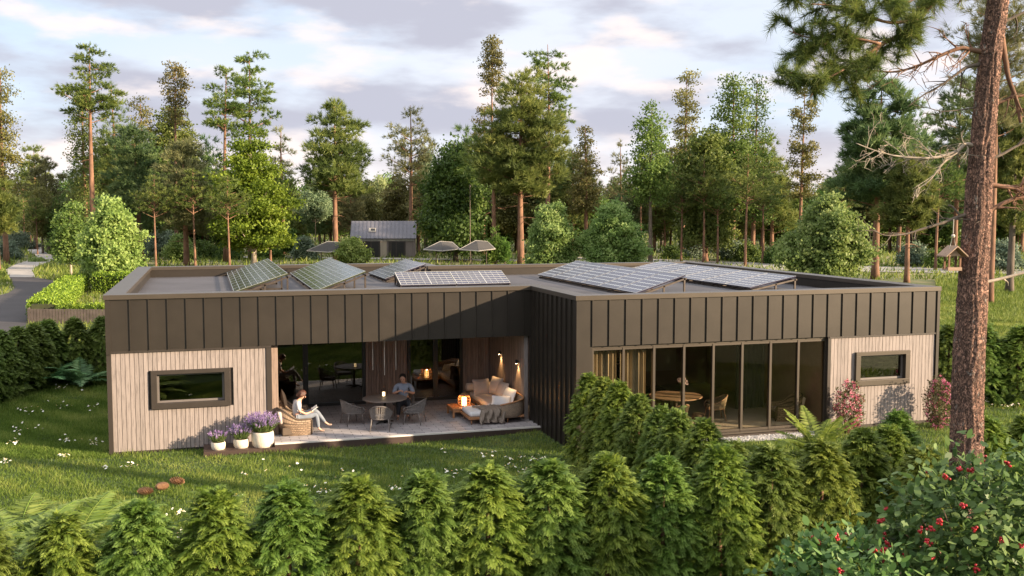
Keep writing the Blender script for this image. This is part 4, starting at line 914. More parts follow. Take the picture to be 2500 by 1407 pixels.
o = b.build('book', M['paper']); o.location = (2.02, 24.42, ZD); tag(o, 'open book in the hands of the reading woman', 'book')

# seated man (built facing -y)
t = thing('person', 'man in a blue grey shirt sitting at the round table, looking at his hands', 'person', (4.85, 25.74, ZD), R(-8))
nd = [(V3((0, 0, .38)), (.14, .11)), (V3((0, .02, .52)), (.125, .10)), (V3((0, .0, .68)), (.14, .11)), (V3((0, 0, .80)), (.08, .07)), (V3((0, -.015, .86)), .045),
      (V3((-.01, -.04, .915)), (.055, .06)), (V3((-.015, -.045, .97)), (.078, .085)), (V3((-.015, -.04, 1.03)), (.074, .082)), (V3((-.015, -.035, 1.075)), (.04, .045)),
      (V3((-.185, 0, .775)), .056), (V3((-.255, -.04, .58)), .044), (V3((-.17, -.22, .66)), .034), (V3((-.09, -.30, .70)), .02),
      (V3((.185, 0, .775)), .056), (V3((.265, -.06, .58)), .044), (V3((.17, -.24, .64)), .034), (V3((.07, -.32, .68)), .02),
      (V3((-.10, -.05, .37)), .095), (V3((-.12, -.24, .39)), .078), (V3((-.14, -.40, .40)), .06), (V3((-.15, -.46, .22)), .048), (V3((-.16, -.50, .09)), .032), (V3((-.17, -.58, .04)), .032), (V3((-.175, -.66, .03)), .022),
      (V3((.10, -.05, .37)), .095), (V3((.11, -.24, .39)), .078), (V3((.12, -.40, .40)), .06), (V3((.12, -.44, .22)), .048), (V3((.11, -.44, .09)), .032), (V3((.12, -.52, .04)), .032), (V3((.125, -.6, .03)), .022)]
nb = list(nd); eb = list(eg); hand(nb, eb, 12, nd[12][0], (.7, -.5, -.1), (0, -.3, 1)); hand(nb, eb, 16, nd[16][0], (-.7, -.5, -.1), (0, -.3, 1))
skin('body', nb, eb, M['skin'], t)
n_, e_ = sub_([0, 1, 2, 3, 9, 10, 13, 14], .015); skin('shirt', n_, e_, M['shirt_b'], t)
b = MB(); b.tube([(.06 * math.cos(k * .55 + .2), -.012 + .058 * math.sin(k * .55 + .2), .848 + .012 * math.sin(k * .55)) for k in range(12)], .012, 6); b.build('collar', M['shirt_b'], t, smooth=True)
n_, e_ = sub_([0, 17, 18, 19, 20, 21, 24, 25, 26, 27, 28], .014); n_[0] = (n_[0][0] - V3((0, 0, .02)), (.148, .118)); skin('trousers', n_, e_, M['trous'], t)
for i in (21, 28):
    n_ = [(nd[i + 1][0] * .6 + nd[i][0] * .4 + V3((0, 0, -.02)), .034), (nd[i + 1][0] + V3((0, -.02, 0)), .038), (nd[i + 2][0], .03)]; skin('shoe', n_, [(0, 1), (1, 2)], M['shoe_d'], t)
head_parts(t, V3((-.015, -.04, .985)), (-.15, -1, -.35), (0, 0, 1), 'hair_d')
b = MB(); b.tube([(.085 + .024 * math.cos(k * .7), -.305 + .02 * math.sin(k * .7), .675 + .012 * math.sin(k * .7 + 1)) for k in range(10)], .006, 5); b.build('watch', M['black'], t)

# ------------------------------------------------------------------ lavender pots
def lavender(label, loc, pr, ph, n, h, spread, flower, seed):
    rg = np.random.default_rng(seed); t = thing('lavender_pot', label, 'potted plant', loc)
    b = MB(); b.lathe([(pr * .86, 0), (pr * .98, ph * .15), (pr * 1.04, ph * .5), (pr * 1.02, ph * .85), (pr * .96, ph), (pr * .88, ph), (pr * .88, ph * .9), (0, ph * .9)], n=36, cap=False); b.build('pot', M['pot'], t, smooth=True)
    b = MB(); b.lathe([(pr * .86, ph * .92), (0, ph * .93)], n=20, cap=False); b.build('soil', M['soil'], t)
    a = rg.uniform(0, 6.283, n); r = pr * .75 * np.sqrt(rg.random(n)); base = np.stack([r * np.cos(a), r * np.sin(a), np.full(n, ph * .92)], 1)
    d = nrm(np.stack([np.cos(a) * r / pr * spread, np.sin(a) * r / pr * spread, np.ones(n)], 1) + rg.normal(size=(n, 3)) * .12); hh = h * rg.uniform(.6, 1.05, n)
    V = kites(base, d, rg.normal(size=(n, 3)), hh, .008 + 0 * hh, 4, .4)
    m_ = 7; i2 = np.repeat(np.arange(n), m_); fr = rg.uniform(.05, .75, n * m_)[:, None]; A2 = nrm(d[i2] + rg.normal(size=(n * m_, 3)) * .45)
    V2 = kites(base[i2] + d[i2] * hh[i2][:, None] * fr, A2, rg.normal(size=(n * m_, 3)), rg.uniform(.05, .11, n * m_) * (h / .35), .011, 4)
    VV = np.concatenate([V, V2]); npmesh('foliage', VV, 4, G['lav'], t, rg.random(len(VV) // 4))
    k = int(n * flower); m_ = 26; i3 = np.repeat(np.arange(k), m_); fr = rg.uniform(.72, 1.04, k * m_)[:, None]
    P3 = base[i3] + d[i3] * hh[i3][:, None] * fr + rg.normal(size=(k * m_, 3)) * .007
    V3_ = kites(P3, nrm(d[i3] + rg.normal(size=(k * m_, 3)) * .8), rg.normal(size=(k * m_, 3)), .024, .016, 4); npmesh('flowers', V3_, 4, G['lavf'], t, rg.random(k * m_))
lavender('smallest cream pot of lavender, mostly green, leftmost on the dark ledge', (.17, 23.62, .111), .155, .17, 130, .26, .75, .25, 1)
lavender('middle cream pot of lavender on the dark ledge', (.68, 23.66, .111), .17, .2, 150, .36, .8, .5, 2)
lavender('largest cream pot full of purple lavender beside the terrace edge', (1.16, 23.64, .111), .245, .35, 300, .46, .8, .75, 3)

# ------------------------------------------------------------------ cabin far behind
cp = bgpos(936, 119); t = thing('cabin', 'small gabled cabin with grey metal roof and two dark sliding doors behind the roof', 'house', (cp.x, cp.y, 0), -YAW * .75)
b = MB(); w = 3.75; b.box((-w, 0, .2), (w, 4.2, 2.45)); b.add([(-w, 0, 2.45), (-w, 4.2, 2.45), (-w, 2.1, 4.25), (w, 0, 2.45), (w, 4.2, 2.45), (w, 2.1, 4.25)], [(0, 2, 1), (3, 4, 5)]); b.build('wall', M['cabin_wall'], t)
b = MB()
for s in (0, 1):
    y0, y1 = (-.3, 2.1) if s == 0 else (4.5, 2.1); b.obox((-w - .12, y0, 2.35), (2 * w + .24, 0, 0), (0, y1 - y0, 2.0), (0, 0, .1))
b.build('roof', M['cabin_roof'], t)
b = MB()
for k in range(17): b.obox((-w - .1 + k * .47, -.31, 2.45), (.035, 0, 0), (0, 2.41, 2.0), (0, -.02, .05))
b.build('roof_seam', M['cabin_roof'], t)
b = MB(); b.obox((-1.75, .55, 3.16), (.85, 0, 0), (0, .5, .42), (0, -.05, .06)); o = b.build('skylight', M['rim'], t)
b = MB(); b.obox((-1.5, .62, 3.28), (.5, 0, 0), (0, .32, .27), (0, -.02, .03)); b.build('pane', M['black'], o)
b = MB(); b.box((-w + .1, -.05, 2.1), (w - .1, -.003, 2.42)); b.box((-w, -.3, .0), (w, 4.2, .19)); b.build('plinth', M['stone'], t)
for x in (-3.4, -.35): b = MB(); b.box((x, -.06, .2), (x + .75, -.002, 2.09)); b.build('panel', M['cabin_pale'], t)
for x in (-2.3, .65):
    b = MB(); b.box((x - .05, -.05, .2), (x + 1.95, -.004, 2.09)); o = b.build('sliding_door', M['bframe'], t)
    for k, wd in ((0.35, .45), (.95, .8)): b = MB(); b.box((x + k, -.06, .3), (x + k + wd, -.051, 2.0)); b.build('pane', M['black'], o)
# shade canopies
def canopy(label, px, D, wpx, ytop, ybot, flip=1, hexa=0):
    p = bgpos(px, D); t = thing('shade_canopy', label, 'canopy', (p.x, p.y, 0), -YAW, 'grey shade canopies beside the cabin')
    w = pxm(wpx, D) / 2; zt = bgH(ytop, D); zb = bgH(ybot, D)
    A = [V3((-w, -.2, zb)), V3((w * .1, -1.0, zb - .1)), V3((w, .3, zb + .05)), V3((w * .55, 1.6, zt - .1)), V3((-w * .1, 1.2, zt))]
    if flip < 0: A = [V3((-a.x, a.y, a.z)) for a in A]
    c = V3((0, .35, (zt * .75 + zb * .25)))
    b = MB(); n = len(A)
    for i in range(n): b.add([A[i], A[(i + 1) % n], c], [(0, 1, 2)])
    b.build('fabric', M['canopy'], t, solid=.03)
    b = MB()
    for i in range(n): b.tube([A[i], A[(i + 1) % n]], .05, 5)
    b.build('rim', M['rim'], t)
    for q in (V3((-w * .3 * flip, 0, 0)), V3((w * .5 * flip, .6, 0))): b = MB(); b.tube([q, q + V3((0, 0, zb + .25))], .05, 6); b.build('post', M['bark_grey'], t)
canopy('grey shade canopy left of the cabin behind the bush', 800, 98, 100, 590, 612, 1)
canopy('grey shade canopy just right of the cabin', 1078, 96, 88, 590, 609, 1)
canopy('grey shade canopy furthest right, before the thuja columns', 1165, 96, 88, 588, 609, 1)
p = bgpos(1148, 100); t = thing('light_pole', 'tall thin pale pole standing between the shade canopies', 'pole', p); b = MB(); b.tube([(0, 0, 0), (0, 0, bgH(460, 100))], [.05, .03], 8); b.build('pole', M['bark_grey'], t); b = MB(); b.tube([(0, 0, bgH(460, 100)), (0, 0, bgH(455, 100))], .08, 8); b.build('cap', M['steel'], t)

# bird feeder
fp = gd(2325, 640, 15.1); t = thing('bird_feeder', 'wooden bird feeder with gabled roof hanging beside the big pine trunk', 'bird feeder', (fp.x, fp.y, fp.z), R(-12))
w = .108; zb, zr = -.125, .09
b = MB(); b.box((-w, -w * .8, zb), (w, w * .8, zb + .02)); b.box((-w, -w * .8, zb + .021), (w, -w * .8 + .015, zb + .05)); b.box((-w, w * .8 - .015, zb + .021), (w, w * .8, zb + .05)); b.build('tray', M['feedwood'], t)
for sx in (-1, 1):
    for sy in (-1, 1): b = MB(); b.box((sx * w * .8 - .012, sy * w * .6 - .012, zb + .02), (sx * w * .8 + .012, sy * w * .6 + .012, zr)); b.build('post', M['bark_red'], t)
b = MB()
for s in (-1, 1): b.obox((s * (w + .06), -w - .04, zr - .01), (-s * (w + .06), 0, .15), (0, 2 * w + .08, 0), (0, 0, .018))
b.build('roof', M['feedwood'], t)
b = MB(); b.add([(-w * .9, -w * .6, zr), (w * .9, -w * .6, zr), (0, -w * .6, zr + .10)], [(0, 1, 2)]); b.add([(-w * .9, w * .6, zr), (w * .9, w * .6, zr), (0, w * .6, zr + .10)], [(0, 1, 2)]); b.build('gable', M['feedwood'], t, solid=.012)
b = MB(); b.tube([(-.05, 0, zr + .11), (0, 0, zr + .34), (.05, 0, zr + .11)], .006, 4); b.tube([(0, 0, zr + .34), (0, 0, zr + .55)], .006, 4); b.ball((0, 0, zr + .30), .03, 4); b.build('string', M['string'], t)

# pine cones
for i, (x, y, a) in enumerate(((-1.23, 20.36, .3), (-.93, 20.62, .8), (-.66, 20.95, -.2))):
    b = MB(); Lc, rc = .24, .07
    for k in range(110):
        f = k / 110; th = k * 2.39996; rr = rc * math.sin(math.pi * (.12 + .84 * f)) ** .7; p = V3((Lc * (f - .5), rr * math.cos(th), rr * math.sin(th) + rc * .85))
        d = V3((.55, math.cos(th), math.sin(th))).normalized(); s = V3((0, -math.sin(th), math.cos(th))) * .017; b.add([p - d * .02 - s, p - d * .02 + s, p + d * .018 + s * .7, p + d * .018 - s * .7, p + d * .012 + V3((.008, 0, 0))], [(0, 1, 2, 3), (2, 3, 4)])
    b.ball((0, 0, rc * .85), rc * .62, 6, (1.5, 1, 1)); o = b.build('pine_cone', M['pinecone']); o.scale = (1.15, 1.15, 1.0); o.location = (x, y, .07); o.rotation_euler = (0, .1, a)
    tag(o, ['leftmost of the three brown pine cones on the lawn', 'middle pine cone on the lawn, turned across the others', 'rightmost of the three brown pine cones on the lawn'][i], 'pine cone', 'pine cones on the lawn')
# ------------------------------------------------------------------ trees behind the house
S_flat = dict(fol='pine_flat', kind='needle', padr=1.3, padz=.34, ntuft=34, nneed=10, ll=.42, lw=.085, rise=.45, up=.35)
S_round = dict(fol='pine', kind='needle', padr=1.45, padz=.55, ntuft=40, nneed=15, ll=.6, lw=.07, rise=.3, up=.7)
S_blue = dict(S_round, fol='pine_blue')
S_pale = dict(fol='pine_pale', kind='needle', padr=.9, padz=.5, ntuft=16, nneed=11, ll=.55, lw=.06, rise=.5, up=.6)
S_narrow = dict(fol='olive', kind='leaf', padr=.75, padz=.42, ntuft=12, nneed=9, ll=.26, lw=.19, rise=.2)
S_leaf = dict(fol='green', kind='leaf', padr=.95, padz=.6, ntuft=16, nneed=10, ll=.3, lw=.22, rise=.5)
S_oak = dict(fol='oak', kind='leaf', padr=1.25, padz=.9, ntuft=24, nneed=10, ll=.34, lw=.26, rise=.5)
S_bush = dict(fol='bush', kind='leaf', padr=.55, padz=.42, ntuft=18, nneed=11, ll=.22, lw=.17, rise=.7)
def T(px, D, yt, shape, style, npads, name, label, **k):
    if k.get('kind', style['kind']) == 'needle' and npads > 20: npads = int(npads * .62)
    kw = dict(style); kw.update(k); fol = kw.pop('fol'); kind = kw.pop('kind')
    return tree(px, D, yt, shape, fol, kind, name, label, npads=npads, **kw)
PN, BL = 'pine_tree', 'broadleaf_tree'
T(15, 108, 165, [(520, 14), (460, 34), (380, 26), (300, 24), (230, 14), (170, 5)], S_narrow, 62, PN, 'tall olive green pine at the left edge of the picture', padr=1.1, fol='olive', rt=.3, tiers=9)
T(-8, 96, 450, [(560, 20), (500, 34), (460, 12)], S_round, 14, PN, 'short dark pine cut off by the left edge', fol='pine_flat')
T(88, 150, 365, [(480, 20), (430, 24), (390, 12), (368, 4)], S_round, 26, PN, 'slender pine with reddish trunk standing by the pale path', rt=.3)
T(120, 140, 385, [(540, 16), (480, 26), (430, 30), (395, 12)], S_round, 30, PN, 'pale olive pine just right of the slender pine by the path', fol='pine_pale', bark='bark_grey', rt=.3)
TALL1 = T(232, 112, 115, [(290, 40), (262, 62), (235, 84), (200, 48), (160, 42), (125, 20)], S_flat, 46, PN, 'tallest pine on the left, flat tiered crown on a long bare trunk', rt=.36, lean_px=-6, tiers=7, dead=5)
T(214, 122, 235, [(560, 10), (480, 24), (400, 22), (330, 26), (280, 18), (240, 8)], S_narrow, 54, PN, 'narrow dark tree close behind the tallest pine on the left', rt=.3, padr=1.0, fol='pine_flat')
T(288, 128, 205, [(520, 42), (440, 36), (340, 32), (270, 22), (215, 10)], S_pale, 92, PN, 'olive feathery conifer between the tallest pine and the round topped tree', padr=1.2, fol='pine', rt=.3)
T(352, 132, 240, [(420, 14), (330, 20), (270, 20), (245, 10)], S_narrow, 24, BL, 'round topped olive tree left of the narrow tall tree')
T(345, 104, 300, [(560, 40), (500, 66), (440, 52), (380, 42), (330, 26), (305, 8)], S_blue, 60, PN, 'blue green pine with a broad crown left of the orange trunk', rt=.3, lean_px=-8)
T(432, 120, 160, [(300, 14), (250, 18), (200, 24), (168, 16)], S_narrow, 26, BL, 'narrow tall tree with oval brown green top left of the twin pines', rt=.24)
T(425, 134, 270, [(500, 60), (420, 54), (340, 48), (285, 22)], S_oak, 62, BL, 'wide dark tree under the narrow oval topped tree', fol='pine_flat')
T(455, 101, 338, [(560, 50), (500, 62), (440, 52), (390, 34), (345, 14)], S_round, 52, PN, 'grey green pine with orange trunk left of the bright maple', rt=.3, dead=8, fol='pine_pale')
T(552, 112, 168, [(330, 34), (290, 52), (240, 44), (200, 30), (172, 10)], S_flat, 34, PN, 'left one of the twin tall pines behind the maple', rt=.3, tiers=7, lean_px=5)
T(612, 116, 125, [(330, 30), (280, 66), (240, 52), (190, 44), (150, 30), (128, 8)], S_flat, 46, PN, 'right and taller one of the twin pines behind the maple', rt=.3, tiers=8)
T(620, 99, 322, [(590, 92), (545, 104), (500, 94), (450, 84), (410, 62), (370, 46), (330, 14)], dict(fol='maple', kind='leaf', padr=1.15, padz=.36, ntuft=22, nneed=13, ll=.3, lw=.22, rise=.75), 66, 'maple_tree', 'bright yellow green maple with layered branches in front of the pines', bark='bark_pale', rt=.26, tiers=12, inner=.4)
T(692, 128, 305, [(520, 20), (440, 28), (370, 24), (315, 8)], S_pale, 30, PN, 'thin pale conifer right behind the maple', padr=.8)
T(820, 103, 252, [(470, 62), (430, 82), (380, 66), (330, 56), (290, 40), (258, 12)], S_round, 56, PN, 'rounded sunlit pine left of the cabin', rt=.31, lean_px=-3, dead=9)
T(1003, 128, 258, [(450, 44), (400, 58), (350, 72), (310, 34), (265, 12)], S_pale, 58, PN, 'airy light green pine above the cabin', rt=.3, padr=1.1, dead=5)
T(925, 150, 438, [(545, 34), (500, 28), (460, 20), (442, 8)], dict(fol='willow_y', kind='leaf', padr=.9, padz=1.0, ntuft=16, nneed=11, ll=.5, lw=.13, hang=1, rise=.6), 46, 'willow_tree', 'pale yellow weeping willow behind the cabin roof', bark='bark_pale')
T(955, 152, 470, [(550, 18), (500, 12), (475, 5)], dict(fol='willow_y', kind='leaf', padr=.7, padz=.9, ntuft=14, nneed=10, ll=.5, lw=.13, hang=1, rise=.6), 18, 'willow_tree', 'small pale willow at the right of the yellow willow', bark='bark_pale')
T(1040, 140, 372, [(560, 34), (480, 36), (420, 30), (380, 12)], dict(fol='willow', kind='leaf', padr=.95, padz=1.1, ntuft=16, nneed=11, ll=.5, lw=.12, hang=1, rise=.6), 54, 'willow_tree', 'silvery weeping tree behind the dark oak', bark='bark_pale')
T(945, 156, 438, [(550, 10), (480, 8), (442, 3)], dict(fol='thuja', kind='needle', padr=.6, padz=.8, ntuft=14, nneed=10, ll=.5, lw=.1, rise=.4), 26, 'columnar_conifer', 'dark green column between the yellow willows', bark='bark_grey')
T(1112, 110, 352, [(610, 66), (560, 82), (500, 70), (440, 54), (390, 34), (360, 12)], S_oak, 88, 'oak_tree', 'dark green oak right of the cabin', bark='bark_grey', rt=.26)
T(1205, 124, 100, [(235, 16), (190, 24), (140, 24), (108, 14)], S_narrow, 28, BL, 'tall narrow tree with brown green oval top, highest in the middle', rt=.22)
T(1180, 126, 262, [(420, 22), (380, 26), (320, 22), (275, 20)], S_narrow, 22, BL, 'ragged olive tree left behind the large sunlit pine')
BIG = T(1272, 102, 178, [(480, 60), (440, 96), (400, 108), (350, 92), (300, 92), (260, 72), (220, 42), (185, 16)], S_round, 104, PN, 'large sunlit pine in the middle with rounded tiers', rt=.34, padr=1.4, dead=12)
T(1336, 116, 112, [(300, 50), (260, 58), (220, 44), (180, 46), (150, 32), (118, 8)], S_flat, 38, PN, 'dark flat tiered pine rising behind the large sunlit pine', rt=.3, tiers=8)
T(1205, 103, 330, [(450, 44), (400, 48), (350, 26)], S_round, 26, PN, 'lower pine with grey brown trunk left of the large sunlit pine', rt=.27, dead=6, fol='pine')
T(1430, 124, 308, [(520, 36), (440, 28), (380, 16), (316, 8)], S_narrow, 44, PN, 'slim olive conifer right of the large sunlit pine', padr=.8)
T(1515, 146, 350, [(520, 44), (470, 36), (420, 22), (360, 5)], S_pale, 48, PN, 'pale thin spruce between the green bushes and the birch', tiers=9, padr=.9)
T(1588, 106, 262, [(500, 34), (440, 42), (370, 32), (310, 26), (270, 8)], S_leaf, 44, 'birch_tree', 'light green birch with slender grey trunk', bark='bark_grey', rt=.22, ntuft=14)
T(1668, 122, 184, [(430, 34), (390, 30), (330, 24), (290, 26), (230, 20), (190, 18)], S_narrow, 42, BL, 'tall tiered tree with bare stem and oval top beside the birch', rt=.24, tiers=6)
T(1722, 108, 330, [(600, 50), (520, 66), (450, 60), (390, 44), (340, 16)], S_oak, 72, BL, 'wide mid green tree right of the birch', fol='green')
T(1788, 112, 196, [(500, 50), (430, 46), (360, 44), (300, 34), (240, 30), (205, 14)], S_leaf, 62, BL, 'tall bright green tree with ragged top, taller of the leafy pair', rt=.28, ntuft=14)
T(1838, 116, 200, [(540, 52), (460, 44), (380, 32), (300, 24), (250, 20), (208, 12)], S_narrow, 60, BL, 'dark narrow tree touching the tall bright green tree', rt=.26, padr=.95, fol='oak')
T(1884, 126, 398, [(560, 48), (500, 40), (450, 26), (405, 8)], S_round, 40, PN, 'olive spruce right of the dark narrow tree')
T(1953, 120, 208, [(480, 34), (420, 30), (350, 28), (320, 20), (290, 26), (240, 18), (215, 12)], S_narrow, 46, BL, 'tall tiered tree standing alone left of the blue green pine', rt=.24, tiers=7)
T(2138, 80, 196, [(490, 84), (450, 100), (400, 76), (350, 104), (300, 60), (260, 66), (215, 26)], S_blue, 84, PN, 'broad blue green pine behind the right corner of the roof', rt=.3, padr=1.05, padz=.5)
T(2216, 76, 380, [(560, 50), (500, 60), (440, 44), (390, 16)], S_round, 44, PN, 'lower olive pine right of the blue green pine', rt=.2, dead=6, padr=.8, ll=.45)
T(2468, 66, 230, [(560, 36), (480, 60), (400, 60), (320, 56), (250, 30)], S_round, 66, PN, 'pine with grey trunk at the right edge behind the big trunk', bark='bark_grey', rt=.24, padr=.9, ll=.45)
T(2330, 96, 200, [(520, 60), (440, 70), (350, 60), (280, 50), (215, 20)], S_blue, 62, PN, 'green pine half hidden left of the big foreground trunk', rt=.26, fol='pine_blue')
T(2420, 58, -40, [(330, 30), (260, 60), (180, 76), (100, 90), (20, 70), (-30, 30)], S_pale, 86, PN, 'pale soft needled pine whose top passes behind the big trunk', rt=.2, padr=.8, fol='pine_pale', nneed=16, ll=.5, lw=.03)
# shrubs and round bushes
T(276, 72, 492, [(690, 44), (640, 62), (590, 56), (540, 42), (500, 16)], S_bush, 120, 'round_bush', 'pale yellow green round bush at the left end of the roof', cat='bush', bark='bark_grey', rt=.09, fol='bush_y')
T(228, 76, 575, [(690, 18), (640, 16), (600, 12), (580, 6)], S_bush, 40, 'round_bush', 'deeper green bush at the left side of the pale round bush', cat='bush', bark='bark_grey', rt=.07, fol='bush')
T(172, 84, 500, [(625, 44), (590, 36), (550, 32), (510, 12)], dict(fol='green', kind='leaf', padr=.7, padz=.22, ntuft=14, nneed=9, ll=.22, lw=.16, rise=.7), 46, 'young_tree', 'small feathery young tree beside the driveway', bark='bark_pale', rt=.1, tiers=8)
T(1345, 86, 506, [(665, 46), (610, 52), (560, 44), (515, 18)], S_bush, 100, 'round_bush', 'left one of the two large green bushes behind the roof', cat='bush', bark='bark_grey', rt=.08, fol='bush')
T(1496, 86, 503, [(665, 66), (610, 74), (560, 56), (515, 20)], S_bush, 140, 'round_bush', 'right and wider one of the two large green bushes behind the roof', cat='bush', bark='bark_grey', rt=.08, fol='bush')
T(2020, 64, 494, [(680, 74), (630, 96), (580, 80), (540, 54), (502, 18)], S_bush, 160, 'round_bush', 'big light green bush behind the right wing roof', cat='bush', bark='bark_grey', rt=.09, fol='bush')
T(860, 98, 590, [(640, 34), (615, 32), (596, 14)], S_bush, 40, 'round_bush', 'small yellow green bush in front of the cabin', cat='bush', bark='bark_grey', rt=.05, fol='bush_y')
for i, (x, w, y) in enumerate(((1212, 12, 566), (1232, 9, 590), (1196, 9, 596))):
    T(x, 98, y, [(640, w), (600, w * .8), (y + 6, 2)], dict(fol='thuja', kind='needle', padr=.35, padz=.5, ntuft=12, nneed=10, ll=.35, lw=.07, rise=.4), 30, 'thuja', ['tallest', 'right', 'left'][i] + ' one of the small green thuja cones right of the canopies', cat='conifer', bark='bark_grey', rt=.06)
low = [(45, 150, 560, 46, 'sage'), (20, 118, 590, 26, 'sage'), (400, 118, 560, 34, 'sage'), (440, 112, 575, 30, 'bush'), (375, 125, 570, 20, 'sage'), (700, 118, 560, 40, 'thuja'), (745, 112, 585, 26, 'sage'), (770, 122, 470, 42, 'willow'),
       (1790, 112, 590, 28, 'sage'), (1825, 108, 600, 34, 'green'), (1690, 118, 596, 30, 'sage'), (1900, 104, 605, 34, 'oak'), (1640, 116, 606, 24, 'oak'), (2230, 100, 600, 26, 'sage'), (2290, 96, 620, 30, 'thuja'), (2390, 96, 590, 34, 'oak'), (2450, 90, 600, 40, 'sage'), (1985, 100, 600, 30, 'oak'), (500, 120, 590, 40, 'oak'), (560, 118, 596, 34, 'oak'), (655, 116, 590, 36, 'thuja'), (90, 112, 640, 22, 'bush')]
for i, (x, D, y, w, f) in enumerate(low):
    kind_ = {'sage': 'silvery sage green', 'bush': 'light green', 'thuja': 'mid green', 'willow': 'pale willow like', 'green': 'fresh green', 'oak': 'dark green'}[f]
    q = T(x, D, y, [(y + 50, w), (y + 25, w * .9), (y + 6, w * .4)], S_bush, 34, 'low_shrub', kind_ + ' low shrub in the undergrowth under the trees', cat='shrub', bark='bark_grey', rt=.04, fol=f, ntuft=14)
    q['group'] = kind_ + ' low shrubs under the trees'

# understory: many trees of the wood, copies of a few kinds
rdm = random.Random(11); protos = []
specs = [(S_round, 'pine', 11, 2.6, 'bark_red', 'olive green pine with thin trunk in the wood behind the house'), (S_blue, 'pine_blue', 12, 2.8, 'bark_grey', 'blue green pine with grey trunk in the wood behind the house'),
         (S_oak, 'oak', 10, 3.0, 'bark_grey', 'dark leafy tree in the wood behind the house'), (S_pale, 'pine_pale', 12, 2.4, 'bark_red', 'pale feathery pine in the wood behind the house'),
         (S_leaf, 'olive', 11, 2.8, 'bark_grey', 'olive broadleaf tree in the wood behind the house'), (S_oak, 'thuja', 9, 3.0, 'bark_grey', 'mid green bushy tree in the wood behind the house'), (S_flat, 'pine_flat', 14, 3.0, 'bark_red', 'tall trunked flat crowned pine in the wood behind the house')]
for i, (st, fol, H, w, bk, lab) in enumerate(specs):
    kw = dict(st); kw.pop('fol'); kd = kw.pop('kind'); kw['ntuft'] = 14
    cb = .6 if i == 6 else (.12 if i in (2, 5) else .28)
    protos.append((make_tree(PN if i in (0, 1, 3, 6) else BL, H, [(cb, w * .8), (cb + .2, w), (.75, w * .75), (.98, w * .15)], 44 if i != 6 else 30, kind=kd, fol=fol, bark=bk, rt=.17, seed=50 + i, **kw), H, lab))
used = set()
def put(px, D, h, k):
    p, H, lab = protos[k]; loc = bgpos(px, D); s = h / H; lab_ = lab
    if k not in used: used.add(k); p.location = loc; p.rotation_euler = (0, 0, rdm.uniform(0, 6)); p.scale = (s, s, s); q = p
    else: q = copy_tree(p, loc, rdm.uniform(0, 6), s)
    tag(q, lab_, 'tree', lab.replace(' in the wood', 's in the wood')); return q
for D, n, y0, y1 in ((138, 34, 440, 520), (160, 36, 420, 490), (190, 38, 425, 480), (225, 36, 430, 475)):
    for i in range(n):
        px = -120 + (i + rdm.uniform(.1, .9)) * 2750 / n
        if D < 150 and (850 < px < 1030 or px < 150): continue
        if px < 150 and D < 200: yt = rdm.uniform(470, 510)
        else: yt = rdm.uniform(y0, y1)
        k = rdm.choice([0, 0, 1, 2, 3, 4, 5, 5, 6] if D < 200 else [0, 1, 2, 3, 4, 5]); put(px, D * rdm.uniform(.95, 1.05), bgH(yt, D), k)
for px, D in ((380, 96), (476, 97), (560, 90), (660, 104), (1663, 106), (1718, 104), (1752, 104), (1820, 98), (1862, 104), (2285, 92), (2195, 110), (60, 160), (2060, 92)):   # bare looking trunks whose crowns are lost in the canopy
    put(px, D, bgH(rdm.uniform(360, 430), D), 6)
for a0_, a1_, n_, y0_, y1_ in ((236, 520, 12, 300, 400), (520, 720, 5, 350, 430), (1140, 1440, 12, 290, 400), (1560, 1880, 13, 320, 420), (2060, 2520, 15, 280, 400), (760, 900, 5, 400, 450), (960, 1140, 6, 400, 450), (60, 240, 5, 440, 480)):
    for i in range(n_):
        D_ = rdm.uniform(128, 140); px_ = a0_ + (a1_ - a0_) * (i + rdm.random()) / n_; put(px_, D_, bgH(rdm.uniform(y0_, y1_), D_), rdm.choice([0, 0, 1, 2, 3, 3, 4, 6]))
# a far wood that reads as one mass
rg = np.random.default_rng(3); n = 90000
D = rg.uniform(250, 290, n); pxs = rg.uniform(-300, 2800, n); top = 8.5 + 3.5 * np.sin(pxs * .021) * np.sin(pxs * .0083 + 1) + 2.2 * np.sin(pxs * .071 + 2) + 1.2 * np.sin(pxs * .19)
z = top * rg.random(n) ** .8
P = np.outer(D, np.array(FH)) + np.outer(D * (pxs - CX) / F, np.array(RT)) + np.stack([0 * z, 0 * z, z], 1)
o = npmesh('far_wood', kites(P, rg.normal(size=(n, 3)), rg.normal(size=(n, 3)), rg.uniform(.8, 1.7, n), rg.uniform(.5, 1.0, n)), 4, G['thuja'], None, rg.random(n)); tag(o, kind='stuff')

